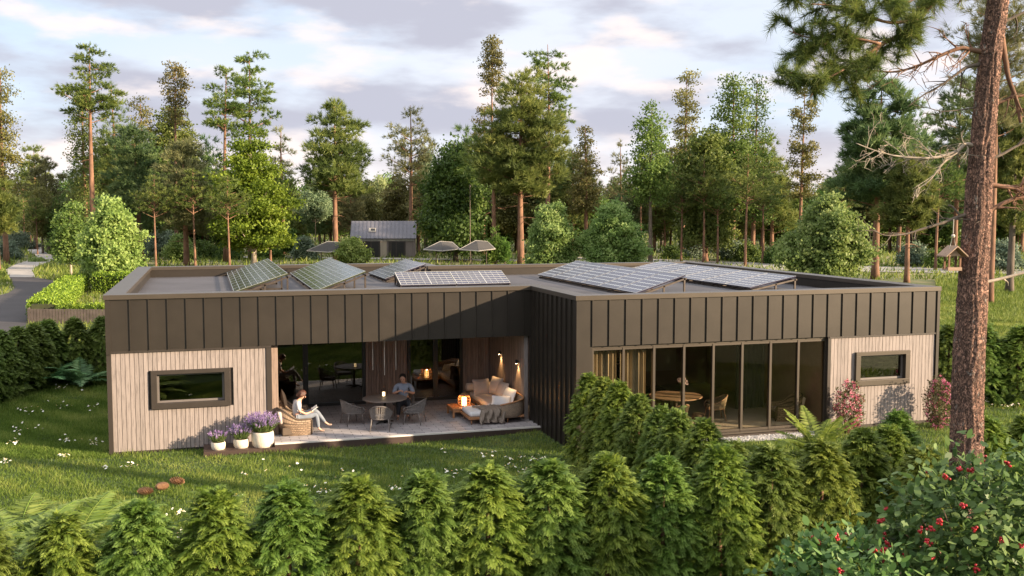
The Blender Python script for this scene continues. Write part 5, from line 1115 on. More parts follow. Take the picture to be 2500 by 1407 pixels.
# ------------------------------------------------------------------ hedges of feathery conifers
def hedge_shrub(name, H, rad, seed, fol='hedge', nclump=150, nspray=8, nleaf=26, sl=.26, ll=.082, lw=.0125, prof=None):
    rg = np.random.default_rng(seed); root = bpy.data.objects.new(name, None); C.objects.link(root); ALL.append(root)
    tr = MB(); tr.tube([(0, 0, 0), (0, 0, H * .5), (.02, 0, H * .92)], [.045, .03, .008], 7); tr.build('trunk', M['bark_red'], root, smooth=True)
    i = np.arange(nclump); h = (i + rg.random(nclump)) / nclump; h = h ** .85
    a = i * 2.39996 + rg.normal(size=nclump) * .3
    rr = rad * (1 - h ** 2.6 * .93) ** .8 * (.86 + .14 * np.minimum(1, h * 6)) * (.8 + .25 * rg.random(nclump)) * (1 + .10 * np.sin(h * 26 + a))
    c = np.stack([rr * np.cos(a) * .80, rr * np.sin(a) * .80, h * H], 1); od = np.stack([np.cos(a), np.sin(a), 0 * a], 1); ct = rg.random(nclump)
    i2 = np.repeat(i, nspray); n = len(i2); tdir = rg.normal(size=(n, 3)) * .62; hh = h[i2][:, None]
    d = nrm(od[i2] * (1.0 - .55 * hh ** 4) + tdir + np.array([0, 0, 1]) * (.38 + 1.1 * hh ** 5)); S = sl * rg.uniform(.65, 1.15, n)
    base = c[i2] + rg.normal(size=(n, 3)) * .03 - d * .05
    i3 = np.repeat(np.arange(n), nleaf); m_ = len(i3); s = np.tile((np.arange(nleaf) // 2 + .7) / (nleaf / 2), n); side = np.tile(np.where(np.arange(nleaf) % 2, 1, -1), n)[:, None]
    droop = 0.45
    pos = base[i3] + d[i3] * (S[i3] * s)[:, None] + np.stack([0 * s, 0 * s, -droop * S[i3] * s ** 2], 1)
    tan = nrm(d[i3] + np.stack([0 * s, 0 * s, -2 * droop * s], 1)); sd = nrm(np.cross(tan, np.array([0, 0, 1.0]) + rg.normal(size=(n, 3))[i3] * .25))
    A = nrm(tan * .9 + sd * side * .85 + np.array([0, 0, -.25])); Nn = nrm(np.cross(sd, tan) + rg.normal(size=(m_, 3)) * .25)
    V = kites(pos, A, Nn, ll * (1.15 - .6 * s) * rg.uniform(.8, 1.2, m_), lw * rg.uniform(.8, 1.2, m_), 4, .4)
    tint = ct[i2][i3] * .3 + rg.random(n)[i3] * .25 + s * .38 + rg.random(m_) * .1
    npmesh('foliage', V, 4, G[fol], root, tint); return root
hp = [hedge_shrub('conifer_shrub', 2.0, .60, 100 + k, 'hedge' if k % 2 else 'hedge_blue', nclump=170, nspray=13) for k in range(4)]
free = set(range(4))
def hput(k, x, y, h, lab, group, wide=1.0):
    s = h / 2.0; loc = (x, y, gh(x) - .02)
    if k in free: free.discard(k); q = hp[k]; q.location = loc; q.rotation_euler = (0, 0, rdm.uniform(0, 6)); q.scale = (s, s, s)
    else: q = copy_tree(hp[k], loc, rdm.uniform(0, 6), s)
    q.scale = (s * wide, s * wide, s); tag(q, lab, 'shrub', group)
x = -3.45; i = 0
tops = {}
while x < 9.3:
    yy = 12.62 + .022 * (x + 2) + rdm.uniform(-.06, .06)
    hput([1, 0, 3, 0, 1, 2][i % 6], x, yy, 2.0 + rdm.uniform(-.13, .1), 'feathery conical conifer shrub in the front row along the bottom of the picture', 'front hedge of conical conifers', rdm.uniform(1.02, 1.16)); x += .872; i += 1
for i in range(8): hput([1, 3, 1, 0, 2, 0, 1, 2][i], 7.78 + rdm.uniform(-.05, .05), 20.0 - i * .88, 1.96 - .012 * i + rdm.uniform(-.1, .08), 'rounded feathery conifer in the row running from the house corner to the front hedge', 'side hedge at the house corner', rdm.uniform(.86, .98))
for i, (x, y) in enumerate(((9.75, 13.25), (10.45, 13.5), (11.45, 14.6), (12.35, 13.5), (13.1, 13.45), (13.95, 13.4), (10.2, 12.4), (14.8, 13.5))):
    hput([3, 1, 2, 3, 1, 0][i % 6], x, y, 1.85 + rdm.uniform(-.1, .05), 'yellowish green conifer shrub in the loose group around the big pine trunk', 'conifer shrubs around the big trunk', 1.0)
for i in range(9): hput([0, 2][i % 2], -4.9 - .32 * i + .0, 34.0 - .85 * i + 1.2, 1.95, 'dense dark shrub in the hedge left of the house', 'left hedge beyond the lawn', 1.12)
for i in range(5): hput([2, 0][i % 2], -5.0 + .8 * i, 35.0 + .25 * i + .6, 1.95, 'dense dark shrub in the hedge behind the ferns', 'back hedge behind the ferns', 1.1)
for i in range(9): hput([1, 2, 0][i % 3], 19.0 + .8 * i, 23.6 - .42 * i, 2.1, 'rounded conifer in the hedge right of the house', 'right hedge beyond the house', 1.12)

# clipped hedge with board fence by the drive
def clip_hedge(label, a, bb, w, h, seed):
    rg = np.random.default_rng(seed); a = V3(a); bb = V3(bb); d = (bb - a); ln = d.length; d.normalize(); s = V3((-d.y, d.x, 0)); n = int(ln * (w + 2 * h) * 320)
    u = rg.random(n) * ln; k = rg.random(n) * (w + 2 * h); off = np.clip(k - h, 0, w) - w / 2; zz = np.where(k < h, k, np.where(k > h + w, w + 2 * h - k, h)) + rg.normal(size=n) * .06 + .06 * np.sin(u * 4 + off * 3)
    P = np.array(a) + np.outer(u, d) + np.outer(off + rg.normal(size=n) * .05, s) + np.stack([0 * u, 0 * u, zz], 1); A = nrm(rg.normal(size=(n, 3)) + [0, 0, .6])
    t = thing('clipped_hedge', label, 'hedge', (0, 0, 0)); npmesh('foliage', kites(P, A, rg.normal(size=(n, 3)), .13 * rg.uniform(.6, 1.3, n), .085, 4), 4, G['hedge_clip'], t, rg.random(n))
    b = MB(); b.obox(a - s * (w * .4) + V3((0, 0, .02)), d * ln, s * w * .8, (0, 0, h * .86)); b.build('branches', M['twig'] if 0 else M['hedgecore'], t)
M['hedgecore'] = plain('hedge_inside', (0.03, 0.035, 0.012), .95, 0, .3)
clip_hedge('bright clipped hedge along the driveway', (-8.0, 55.6, 0), (-8.9, 78, 0), 1.3, .95, 1)
clip_hedge('bright clipped hedge above the board fence, across the end of the garden', (-7.1, 55.35, 0), (-2.0, 53.35, 0), 1.2, .75, 2)
clip_hedge('clipped hedge enclosing the small lawn at its far side', (-7.2, 74, 0), (-3.0, 72, 0), 1.2, 1.3, 3)
t = thing('board_fence', 'low dark board fence in front of the clipped hedge', 'fence', (-8.55, 54.6, 0)); b = MB(); d = V3((6.4, -2.45, 0)); ln = d.length; d.normalize(); s = V3((-d.y, d.x, 0))
for k in range(int(ln / .16)): b.obox(d * (.16 * k), d * .135, s * .03, (0, 0, .72))
b.build('boards', M['fenceb'], t); b = MB(); b.obox(s * .032 + V3((0, 0, .5)), d * ln, s * .04, (0, 0, .08)); b.obox(s * .032 + V3((0, 0, .12)), d * ln, s * .04, (0, 0, .08)); b.build('rail', M['fenceb'], t)
b = MB()
dd = V3((-.9, 23, 0)).normalized()
for k in range(60): b.obox(dd * (.16 * k + .05), dd * .135, V3((.03, 0, 0)), (0, 0, .72))
b.build('boards', M['fenceb'], t)

# ------------------------------------------------------------------ ferns
def fern(label, loc, Lf, nf, fol, seed, npin=26, width=.30, spread=1.0, arch=1.0):
    rg = np.random.default_rng(seed); t = thing('fern', label, 'fern', loc); Vs = []; tints = []; st = MB()
    for k in range(nf):
        a = k * 2.39996 + rg.uniform(-.3, .3); el = rg.uniform(.75, 1.25) / spread; l_ = Lf * rg.uniform(.7, 1.05); o = np.array([math.cos(a), math.sin(a), 0]); sd = np.array([-math.sin(a), math.cos(a), 0])
        s = np.linspace(.12, 1, npin); r = s * l_; cur = el - s * 1.15 * arch; px_ = np.cumsum(np.cos(cur)) * l_ / npin; pz_ = np.cumsum(np.sin(cur)) * l_ / npin
        pts = o[None] * px_[:, None] + np.array([0, 0, 1.0])[None] * (pz_[:, None] + .03); tan = nrm(np.gradient(pts, axis=0))
        st.tube([tuple(p) for p in pts[::4]] + [tuple(pts[-1])], [.007] * (len(pts[::4])) + [.002], 4, cap=False)
        wv = width * Lf * np.sin(np.pi * np.clip(.1 + .86 * (s ** .8), 0, 1)) ** .8
        for sg in (-1, 1):
            A = nrm(tan * .45 + sd * sg + np.array([0, 0, -.12]) + rg.normal(size=(npin, 3)) * .07); Nn = nrm(np.cross(tan, sd * sg) * sg * -1 + rg.normal(size=(npin, 3)) * .1)
            Vs.append(kites(pts, A, Nn, wv * rg.uniform(.9, 1.1, npin), l_ / npin * 1.3 + 0 * wv, 4, .3)); tints.append(rg.random() * .5 + rg.random(npin) * .5)
    npmesh('fronds', np.concatenate(Vs), 4, G[fol], t, np.concatenate(tints)); st.build('stems', G[fol], t); return t
fern('large pale green fern on the lawn before the window wall', (12.55, 18.6, .15), 1.4, 16, 'fern', 1, 36, .20, .9, .65)
fern('dark fern left of its twin in front of the left hedge', (-5.0, 37.0 - 2.6, 0), 1.5, 15, 'fern_dark', 2, 26, .22)
fern('dark fern right of its twin, next to the house corner', (-3.9, 34.2, 0), 1.45, 15, 'fern_dark', 3, 26, .22)
for i, (x, y, l_, lab) in enumerate(((-3.05, 17.6, 1.2, 'fern at the upper left of the fern patch in the lower left corner'), (-2.15, 17.3, 1.1, 'fern at the top right of the fern patch in the lower left corner'), (-2.9, 16.2, 1.25, 'fern in the middle of the fern patch in the lower left corner'),
                               (-1.7, 16.0, 1.0, 'rightmost fern of the patch in the lower left corner'), (-3.4, 15.0, 1.2, 'nearest fern at the left edge of the lower left patch'), (-2.2, 14.9, 1.1, 'nearest fern on the right of the lower left patch'), (-3.9, 17.0, 1.1, 'fern half out of the picture at the lower left'))):
    fern(lab, (x, y, 0), l_ * 1.4, 30, 'fern', 20 + i, 34, .22, 1.1, .95)

# ------------------------------------------------------------------ berry bushes, roses
def leafy(name, label, cat, loc, radii, nl, fol, seed, ll, lw, berries=0, cols=None, stem=9, flow=None, k6=True, zc=None):
    rg = np.random.default_rng(seed); t = thing(name, label, cat, loc); rx, ry, rz = radii; zc = rz if zc is None else zc
    b = MB(); tips = []
    for k in range(stem):
        a = k * 2.4; e = V3((math.cos(a) * rx * .75, math.sin(a) * ry * .75, zc + rz * .6 * math.sin(k * 1.7))); b.tube(bez(V3((math.cos(a) * .08, math.sin(a) * .08, 0)), V3((e.x * .2, e.y * .2, zc * .8)), e, 7), [.022, .02, .017, .014, .011, .008, .004], 6)
    b.build('stems', M['twig'], t, smooth=True)
    nt_ = nl // 9; u = nrm(rg.normal(size=(nt_, 3))) * (.45 + .55 * rg.random((nt_, 1)) ** .5) * (1 + .12 * np.sin(rg.random((nt_, 1)) * 20)); c = u * [rx, ry, rz] + [0, 0, zc]; c = c[c[:, 2] > .1]; u = nrm(c - [0, 0, zc]); nt_ = len(c)
    i2 = np.repeat(np.arange(nt_), 9); n = len(i2); P = c[i2] + rg.normal(size=(n, 3)) * ll * .75; A = nrm(u[i2] * .7 + rg.normal(size=(n, 3)) * .8 + [0, 0, -.1]); Nn = nrm(u[i2] * .6 + [0, 0, .8] + rg.normal(size=(n, 3)) * .5)
    sz = rg.uniform(.6, 1.15, n); npmesh('leaves', kites(P, A, Nn, ll * sz, lw * sz, 6 if k6 else 4), 6 if k6 else 4, G[fol], t, rg.random(nt_)[i2] * .5 + rg.random(n) * .5)
    if berries:
        v = nrm(rg.normal(size=(berries * 3, 3))); v = v[(v[:, 2] > -.2) & (v[:, 1] < .5)][:berries]
        for q in v:
            p = q * [rx, ry, rz] * rg.uniform(.93, 1.04) + [0, 0, zc]
            b = MB()
            for j in range(8): b.ball(tuple(p + rg.normal(size=3) * .018), .017, 4)
            b.build('berry_cluster', M['red'], t, smooth=True)
    if flow:
        n = flow; q = nrm(rg.normal(size=(n, 3))) * (.75 + .3 * rg.random((n, 1))); P = q * [rx, ry, rz] + [0, 0, zc]; i2 = np.repeat(np.arange(n), 7); m_ = len(i2)
        npmesh('flowers', kites(P[i2] + rg.normal(size=(m_, 3)) * .012, nrm(rg.normal(size=(m_, 3))), rg.normal(size=(m_, 3)), .042, .036, 4), 4, G['rose'], t, rg.random(n)[i2] * .7 + rg.random(m_) * .3)
    return t
p = gz(2400, 1360, 1.5); leafy('berry_bush', 'large leafy bush with red berries in the lower right corner', 'bush', (p.x + .15, p.y + .2, gh(p.x)), (1.35, 1.0, 1.15), 7200, 'berry', 1, .14, .08, 46, zc=1.35, stem=14)
p = gz(2060, 1450, 1.2); leafy('berry_bush', 'smaller, lower bush with red berries at the bottom edge, left of the large one', 'bush', (p.x, p.y, gh(p.x)), (.85, .7, .72), 3000, 'berry', 2, .13, .075, 24, zc=1.1, stem=12)
leafy('rose_bush', 'flowering pink shrub against the timber wall, left of the small window', 'rose bush', (14.62, 20.45, .15), (.34, .3, .66), 3000, 'rosel', 4, .05, .035, 0, flow=200, k6=False, zc=.68)
leafy('rose_bush', 'flowering pink shrub at the right corner of the house', 'rose bush', (17.1, 20.3, .15), (.36, .3, .68), 3200, 'rosel', 5, .05, .035, 0, flow=170, k6=False, zc=.68)

# ------------------------------------------------------------------ daisies and grass
def in_house(x, y): return (XL - .05 < x < XS + .05 and 23.35 < y < YB1) or (XS - .1 < x < XE + .05 and YR - .05 < y < YB2)
dm = []
for k in range(6):
    rg = np.random.default_rng(200 + k); b = MB(); z = rg.uniform(.08, .14); tx, ty = rg.normal(size=2) * .3; r = [.03, .024, .034, .027, .03, .022][k]
    pts = [(r * math.cos(j * .449) * (1 if j % 2 == 0 else .6), r * math.sin(j * .449) * (1 if j % 2 == 0 else .6), z + tx * r * math.cos(j * .449) + ty * r * math.sin(j * .449)) for j in range(14)]
    b.add(pts + [(0, 0, z + .004)], [(j, (j + 1) % 14, 14) for j in range(14)]); yb = MB(); yb.ball((0, 0, z + .005), .009, 3); sb = MB(); sb.tube([(.01, .01, 0), (0, 0, z)], .002, 3); dm.append((b, yb, sb))
droot = []
spots = []
rds = random.Random(4)
for cx, cy, sx, sy, n in ((300, 0, 0, 0, 0),):
    pass
clusters = [(60, 1000, 26, 4), (60, 1050, 30, 5), (100, 935, 22, 4), (135, 945, 18, 4), (150, 990, 30, 4), (200, 930, 25, 5), (215, 990, 25, 3), (230, 1080, 14, 4), (160, 1075, 20, 4), (30, 1080, 14, 4), (10, 1125, 10, 5), (160, 1110, 10, 4), (320, 1135, 14, 4), (255, 1140, 8, 2),
            (600, 1155, 6, 2), (740, 1195, 20, 4), (790, 1198, 16, 4), (1100, 1150, 24, 6), (1090, 1100, 10, 2), (1195, 1110, 16, 4), (1230, 1140, 14, 4), (1255, 1125, 20, 5), (1310, 1125, 14, 4), (1285, 1150, 18, 3), (440, 1250, 18, 4), (570, 1208, 12, 4), (960, 1190, 10, 3), (1000, 1170, 30, 3), (430, 1300, 12, 2), (700, 1130, 60, 3), (860, 1150, 50, 3),
            (2420, 990, 30, 8), (2460, 1010, 20, 6), (2440, 960, 30, 4), (2350, 930, 30, 3)]
for px, py, s, n in clusters:
    for k in range(int(n * 2.5)):
        p = gz(px + rds.gauss(0, s * .8), py + rds.gauss(0, s * .25), .12)
        if not in_house(p.x, p.y): spots.append((p.x, p.y))
for i, (x, y) in enumerate(spots):
    k = i % 6
    if len(droot) <= k:
        t = thing('daisy', 'single white daisy growing in the lawn', 'flower', (x, y, gh(x)), rds.uniform(0, 6), 'daisies scattered over the lawn'); dm[k][0].build('petals', M['white'], t); dm[k][1].build('centre', M['yellow'], t); dm[k][2].build('stem', G['grass'], t); droot.append(t)
    else: copy_tree(droot[k], (x, y, gh(x)), rds.uniform(0, 6), rds.uniform(.8, 1.2))
rg = np.random.default_rng(77)
def grass(n, pxr, pyr, hgt, wid, name, label):
    px = rg.uniform(*pxr, n); py = pyr[0] + (pyr[1] - pyr[0]) * rg.random(n)
    d = np.array(FW)[None] + np.outer((px - CX) / F, np.array(RT)) - np.outer((py - CY) / F, np.array(UP)); t = -HC / d[:, 2]; X = d[:, 0] * t; Y = d[:, 1] * t
    ok = ~(((X > -.16) & (X < XS + .02) & (Y > 23.38) & (Y < YB1)) | ((X > XL - .02) & (X < 0) & (Y > YL + .02) & (Y < YB1)) | ((X > XS - .1) & (X < XE + .02) & (Y > YR - .02) & (Y < YB2)) | ((X > 9.2) & (X < 14.5) & (Y > YR - .5) & (Y < YR)))
    for ln_ in (((-1, 130), (9, 121), (30, 106), (42, 100)), ((78, 60), (62, 78), (42, 110))):
        for (x0, y0), (x1, y1) in zip(ln_[:-1], ln_[1:]):
            t_ = np.clip(((X - x0) * (x1 - x0) + (Y - y0) * (y1 - y0)) / ((x1 - x0) ** 2 + (y1 - y0) ** 2), 0, 1); ok &= np.hypot(X - x0 - t_ * (x1 - x0), Y - y0 - t_ * (y1 - y0)) > 2.3
    for poly in (DRIVE, PATH):
        ins = np.zeros(len(X), bool)
        for (x0, y0), (x1, y1) in zip(poly, poly[1:] + poly[:1]):
            if y0 != y1: ins ^= ((Y > min(y0, y1)) & (Y <= max(y0, y1)) & (X < x0 + (Y - y0) * (x1 - x0) / (y1 - y0)))
        ok &= ~ins
    X, Y = X[ok], Y[ok]; n = len(X); tt = np.clip((X - 5) / 6, 0, 1); Z = .2 * tt * tt * (3 - 2 * tt)
    pat = .5 + .28 * np.sin(X * 1.7 + 2 * np.sin(Y * 1.1)) * np.sin(Y * 2.3 + X * .6) + .22 * np.sin(X * 5.1 + Y * 3.3)
    dry = np.clip(np.sin(X * .9 + 1.3 * np.sin(Y * .7 + 1)) * np.sin(Y * 1.05 + .8 * np.sin(X * .5)) * 1.6 - .75, 0, 1)
    dist = np.sqrt(X * X + Y * Y); sc = np.maximum(1, dist / 26)
    H = hgt * (.5 + .7 * pat) * (1 - .45 * dry) * rg.uniform(.5, 1.25, n) * sc; A = nrm(rg.normal(size=(n, 3)) * [.42, .42, 0] + [.12, 0, 1]); N_ = rg.normal(size=(n, 3)) * [1, 1, .1]
    o = npmesh(name, kites(np.stack([X, Y, Z], 1), A, N_, H, wid * sc, 3), 3, G['grass'], None, np.clip(pat * .55 + rg.random(n) * .5 - .02 + dry * .35, 0, 1)); tag(o, kind='stuff')
grass(330000, (-40, 2540), (905, 1440), .115, .016, 'lawn_grass', '')
grass(60000, (-40, 262), (850, 1120), .10, .016, 'lawn_grass', '')
grass(50000, (2285, 2540), (690, 910), .13, .024, 'lawn_grass', '')
grass(30000, (-500, 300), (650, 900), .14, .03, 'lawn_grass', '')
grass(70000, (-1100, -40), (800, 1440), .12, .03, 'lawn_grass', '')
grass(26000, (2540, 3400), (720, 1440), .13, .03, 'lawn_grass', '')
grass(26000, (-40, 2540), (575, 690), .16, .035, 'meadow_grass', '')

# ------------------------------------------------------------------ the big pine at the right
t = thing('big_pine', 'big pine with reddish furrowed trunk and dead lower branches in the right foreground', 'tree', (0, 0, 0))
DT = 15.2; KQ = DT / 18.9
pts = [(2356, 1262, 44), (2360, 1150, 38), (2362, 1000, 36.5), (2366, 850, 35), (2374, 700, 33), (2384, 560, 31), (2396, 400, 28.5), (2408, 250, 26), (2420, 120, 25), (2436, 0, 24), (2452, -140, 22), (2470, -320, 18), (2480, -520, 12), (2490, -700, 5)]
TP = [gd(a, c, DT) for a, c, r in pts]; TR = [r / F * DT for a, c, r in pts]
root_p = Vector((TP[0].x, TP[0].y, gh(TP[0].x))); t.location = root_p; o = root_p
def spl(P, Rr_, n):
    out = []; ro = []; m_ = len(P)
    for i in range(m_ - 1):
        p0, p1, p2, p3 = P[max(i - 1, 0)], P[i], P[i + 1], P[min(i + 2, m_ - 1)]
        for k in range(n):
            q = k / n; out.append(0.5 * ((2 * p1) + (p2 - p0) * q + (2 * p0 - 5 * p1 + 4 * p2 - p3) * q * q + (3 * p1 - p0 - 3 * p2 + p3) * q ** 3)); ro.append(Rr_[i] + (Rr_[i + 1] - Rr_[i]) * q)
    return out + [P[-1]], ro + [Rr_[-1]]
cp_, cr_ = spl([p - o for p in TP], TR, 22); n = 72; v = []; rg = np.random.default_rng(9)
for i, (p, r) in enumerate(zip(cp_, cr_)):
    for k in range(n):
        a = 2 * math.pi * k / n
        rr = r * (1 + .035 * math.sin(a * 5 + p.z * 1.3) + .03 * math.sin(a * 11 + 2.2 * math.sin(p.z * 2.1)) + .035 * math.sin(a * 19 + 3 * math.sin(p.z * 3.7 + a)) + .02 * rg.normal())
        v.append((p.x + rr * math.cos(a), p.y + rr * math.sin(a), p.z))
f = [(i * n + k, i * n + (k + 1) % n, (i + 1) * n + (k + 1) % n, (i + 1) * n + k) for i in range(len(cp_) - 1) for k in range(n)]
b = MB(); b.add(v, f); b.build('trunk', M['bark_near'], t, smooth=True)
# second thin stem right behind
b = MB(); sp = [gd(a, c, 19.6 * KQ) - o for a, c in ((2403, 830), (2406, 760), (2408, 690), (2410, 600), (2416, 520))]; b.tube(sp, [.03, .036, .036, .03, .024], 8); b.build('branch', M['bark_red'], t, smooth=True)
rb = random.Random(21); tufts = []
def twigs(b, P, R0, depth, ln, dens, tuftp=0.0, dirn=None):
    m_ = len(P)
    for i in range(1, m_):
        seg = P[i] - P[i - 1]
        for _ in range(dens):
            if rb.random() > .75: continue
            q = P[i - 1] + seg * rb.random(); d = seg.normalized() + Vector((rb.gauss(0, .7), rb.gauss(0, .7), rb.gauss(-.05, .65))); d.normalize(); l_ = ln * rb.uniform(.4, 1.2)
            e1 = q + d * l_ * .5 + Vector((0, 0, rb.gauss(0, .12) * l_)); e2 = e1 + (d + Vector((rb.gauss(0, .4), rb.gauss(0, .4), rb.gauss(-.1, .4)))).normalized() * l_ * .5
            r_ = R0 * (1 - .6 * i / m_); pp = bez(q, e1, e2, 6); b.tube(pp, [r_ * (1 - .85 * k / 5) + .002 for k in range(6)], 5, cap=False)
            if depth > 0: twigs(b, pp[1::2] + [pp[-1]], r_ * .55, depth - 1, ln * .55, max(1, dens - 1), tuftp)
            if tuftp and rb.random() < tuftp: tufts.append((e2, (e2 - e1).normalized())); tufts.append((pp[3], (e2 - q).normalized()))
def limb(px, r0, r1, mat='twig', depth=1, ln=.5, dens=2, tuftp=0.0, D=DT, dz=0.0):
    D = D * KQ if D > 15.5 else D; r0 *= KQ; r1 *= KQ; ln *= KQ
    P = [gd(a, c, D + dz * KQ * i / len(px)) - o for i, (a, c) in enumerate(px)]; Rr_ = [r0 + (r1 - r0) * (i / (len(P) - 1)) ** .8 for i in range(len(P))]
    Q, RQ = spl(P, Rr_, 4); b = MB(); b.tube(Q, RQ, 8)
    twigs(b, Q[3::3], r1 * 1.1 + .004, depth, ln, dens, tuftp); b.build('branch', M[mat], t, smooth=True); return Q
limb([(2400, -170), (2345, -100), (2285, -10), (2240, 50), (2200, 85), (2150, 110), (2095, 150), (2040, 175), (1985, 195)], .085, .015, 'bark_red', 1, .55, 4, .95, dz=-1.2)
limb([(2240, 50), (2170, 55), (2100, 35), (2040, 15), (1975, 10)], .035, .01, 'bark_red', 1, .5, 4, .95, D=18.2, dz=-.4)
limb([(2150, 108), (2090, 95), (2030, 90), (1975, 92), (1925, 75)], .03, .008, 'bark_red', 1, .45, 4, .95, D=18.0, dz=.3)
limb([(2330, -90), (2230, -70), (2130, -40), (2040, -30), (1960, -40)], .05, .012, 'bark_red', 1, .6, 4, .95, D=18.6, dz=-1)
limb([(2205, 85), (2190, 60), (2185, 30), (2230, 0), (2300, -8)], .025, .01, 'bark_red', 1, .4, 2, .8, D=18.3)
limb([(2060, 170), (2010, 195), (1960, 200), (1925, 185)], .018, .006, 'bark_red', 1, .35, 3, .95, D=17.7)
limb([(2402, 128), (2370, 122), (2345, 118), (2310, 130), (2270, 148), (2230, 165), (2180, 176), (2130, 172)], .055, .012, 'bark_red', 1, .55, 3)
limb([(2392, 158), (2360, 165), (2330, 185), (2295, 210), (2255, 232), (2215, 262)], .04, .008, 'bark_grey', 1, .5, 3)
limb([(2390, 363), (2360, 352), (2335, 370), (2290, 384), (2240, 386), (2180, 380), (2130, 366), (2090, 350)], .045, .008, 'bark_pale', 2, .5, 3)
limb([(2350, 358), (2325, 382), (2300, 402), (2270, 440), (2230, 468)], .03, .006, 'bark_pale', 2, .4, 2)
limb([(2362, 525), (2340, 530), (2300, 545), (2250, 560), (2210, 572), (2160, 575), (2135, 562)], .04, .008, 'bark_grey', 1, .45, 2)
limb([(2345, 528), (2325, 505), (2315, 502)], .025, .015, 'bark_grey', 0, .2, 1)
limb([(2395, 260), (2350, 268), (2300, 272), (2260, 262)], .018, .005, 'bark_grey', 1, .4, 2)
limb([(2445, 90), (2452, 130), (2462, 190), (2480, 240), (2492, 300)], .06, .03, 'bark_red', 1, .4, 2)
limb([(2415, 255), (2440, 250), (2475, 238), (2510, 232)], .035, .02, 'bark_red', 1, .4, 2)
limb([(2412, 450), (2440, 455), (2475, 460), (2520, 466)], .05, .035, 'bark_red', 2, .5, 3)
limb([(2395, 540), (2425, 510), (2470, 488), (2520, 478)], .05, .03, 'bark_red', 1, .4, 2)
limb([(2412, 390), (2445, 378), (2480, 358), (2520, 340)], .03, .02, 'bark_grey', 1, .4, 2)
limb([(2400, 690), (2430, 684), (2470, 674), (2530, 658)], .032, .024, 'bark_pale', 1, .25, 1)
limb([(2440, 60), (2470, 45), (2520, 20)], .035, .02, 'bark_grey', 1, .4, 2)
limb([(2436, -10), (2380, -30), (2320, -60), (2260, -110)], .06, .03, 'bark_red', 1, .6, 3, .9)
limb([(2460, -200), (2560, -260), (2700, -300), (2850, -280)], .08, .03, 'bark_red', 1, .7, 4, .9)
limb([(2470, -320), (2380, -400), (2280, -430), (2200, -420)], .07, .02, 'bark_red', 1, .7, 4, .9)
limb([(2478, -480), (2560, -560), (2650, -600)], .06, .02, 'bark_red', 1, .7, 4, .9)
K = len(tufts); tp_ = np.array([q[0] for q in tufts]); td_ = np.array([q[1] for q in tufts]); rg = np.random.default_rng(31)
i2 = np.repeat(np.arange(K), 46); nn = len(i2); s = rg.random(nn)[:, None] * .14
P = tp_[i2] - td_[i2] * s; A = nrm(td_[i2] * .75 + rg.normal(size=(nn, 3)) * .55); npmesh('needles', kites(P, A, rg.normal(size=(nn, 3)), rg.uniform(.12, .21, nn), .0072, 3), 3, G['pine_flat'], t, rg.random(K)[i2] * .6 + rg.random(nn) * .4)
print('tufts', K)

# ------------------------------------------------------------------ sky and light
SUN_V = Vector((1.3, -1.0, .43)).normalized()
el = math.asin(SUN_V.z); az = math.atan2(SUN_V.x, SUN_V.y)
sd = bpy.data.lights.new('sun', 'SUN'); sd.energy = 5.0; sd.angle = R(.9); sd.color = (1.0, .79, .55); so = bpy.data.objects.new('sun', sd); C.objects.link(so); so.rotation_euler = SUN_V.to_track_quat('Z', 'Y').to_euler()
w = bpy.data.worlds.new('World'); scene.world = w; w.use_nodes = True; nt = w.node_tree; bg = nt.nodes['Background']
sky = nt.nodes.new('ShaderNodeTexSky'); sky.sky_type = 'NISHITA'; sky.sun_disc = False; sky.sun_elevation = el; sky.sun_rotation = az; sky.air_density = 1.0; sky.dust_density = 1.2; sky.ozone_density = 1.5
tc = nt.nodes.new('ShaderNodeTexCoord')
def cl(scale, mp_, det, lo, hi, loc=(0, 0, 0)):
    m_ = nt.nodes.new('ShaderNodeMapping'); m_.inputs['Scale'].default_value = mp_; m_.inputs['Location'].default_value = loc; L(nt, tc.outputs['Generated'], m_.inputs['Vector'])
    n_ = nt.nodes.new('ShaderNodeTexNoise'); n_.inputs['Scale'].default_value = scale; n_.inputs['Detail'].default_value = det; n_.inputs['Roughness'].default_value = .5; L(nt, m_.outputs[0], n_.inputs['Vector'])
    r_ = nt.nodes.new('ShaderNodeMapRange'); r_.interpolation_type = 'SMOOTHSTEP'; r_.inputs['From Min'].default_value = lo; r_.inputs['From Max'].default_value = hi; L(nt, n_.outputs['Fac'], r_.inputs['Value']); return r_
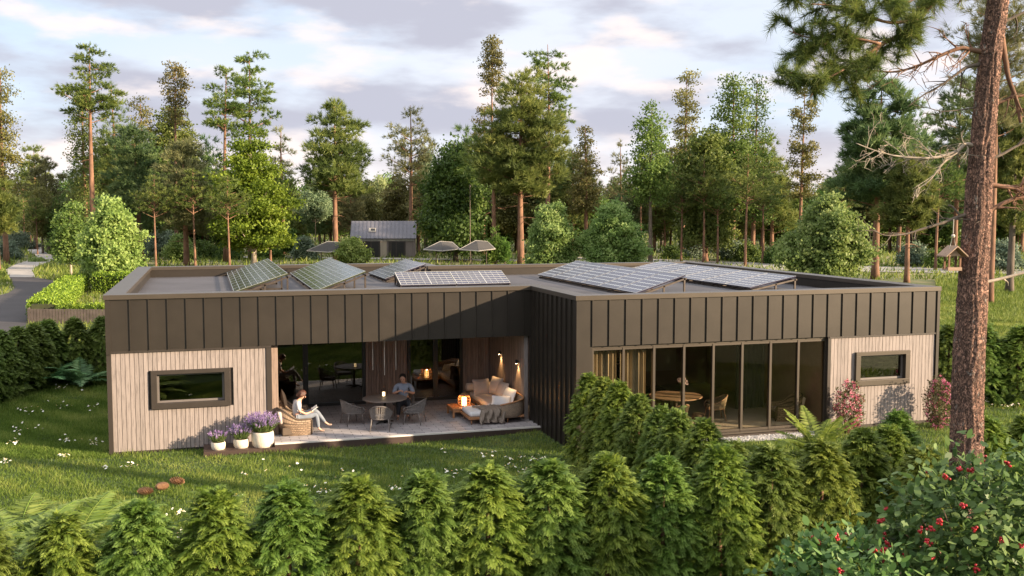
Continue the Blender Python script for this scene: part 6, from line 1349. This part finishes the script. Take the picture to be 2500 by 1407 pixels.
def mixc(f, a, c):
    m_ = nt.nodes.new('ShaderNodeMix'); m_.data_type = 'RGBA'
    if hasattr(f, 'links') or hasattr(f, 'is_linked'): L(nt, f, m_.inputs['Factor'])
    else: m_.inputs['Factor'].default_value = f
    for s_, q in (('A', a), ('B', c)):
        if isinstance(q, tuple): m_.inputs[s_].default_value = (*q, 1)
        else: L(nt, q, m_.inputs[s_])
    return m_.outputs['Result']
KS = 1 / .1
c_grey = cl(5.2, (1, 1, 3.4), 9, .41, .58, (3.1, .4, 0)); c_lit = cl(7.5, (1, 1, 3.2), 8, .50, .66, (1.3, 2.2, .7)); c_veil = cl(1.6, (1, 1, 2.5), 3, .3, .7, (5, 1, 2))
base = mixc(.72, sky.outputs['Color'], (.37 * KS, .455 * KS, .58 * KS))
v1 = mixc(c_veil.outputs[0], base, (.46 * KS, .48 * KS, .53 * KS))
v2 = mixc(c_grey.outputs[0], v1, (.30 * KS, .305 * KS, .36 * KS))
v3 = mixc(c_lit.outputs[0], v2, (.56 * KS, .50 * KS, .485 * KS))
m_ = nt.nodes.new('ShaderNodeSeparateXYZ'); L(nt, tc.outputs['Generated'], m_.inputs[0]); hr = nt.nodes.new('ShaderNodeMapRange'); hr.inputs['From Min'].default_value = .09; hr.inputs['From Max'].default_value = -.02; hr.interpolation_type = 'SMOOTHSTEP'; L(nt, m_.outputs['Z'], hr.inputs['Value'])
v4 = mixc(hr.outputs[0], v3, (.62 * KS, .535 * KS, .49 * KS))
zr_ = nt.nodes.new('ShaderNodeMapRange'); zr_.inputs['From Min'].default_value = .25; zr_.inputs['From Max'].default_value = .7; L(nt, m_.outputs['Z'], zr_.inputs['Value'])
v5 = mixc(zr_.outputs[0], v4, (.80 * KS, .81 * KS, .84 * KS))
L(nt, v5, bg.inputs['Color']); bg.inputs['Strength'].default_value = .075

scene.view_settings.view_transform = 'Standard'; scene.view_settings.look = 'None'; scene.view_settings.exposure = 1.43; scene.view_settings.gamma = 1.0
scene.cycles.use_denoising = True; scene.cycles.max_bounces = 7; scene.cycles.diffuse_bounces = 3; scene.cycles.glossy_bounces = 4; scene.cycles.transparent_max_bounces = 12; scene.cycles.transmission_bounces = 4
scene.cycles.sample_clamp_indirect = 6; scene.cycles.caustics_reflective = False; scene.cycles.caustics_refractive = False
scene.render.use_persistent_data = False
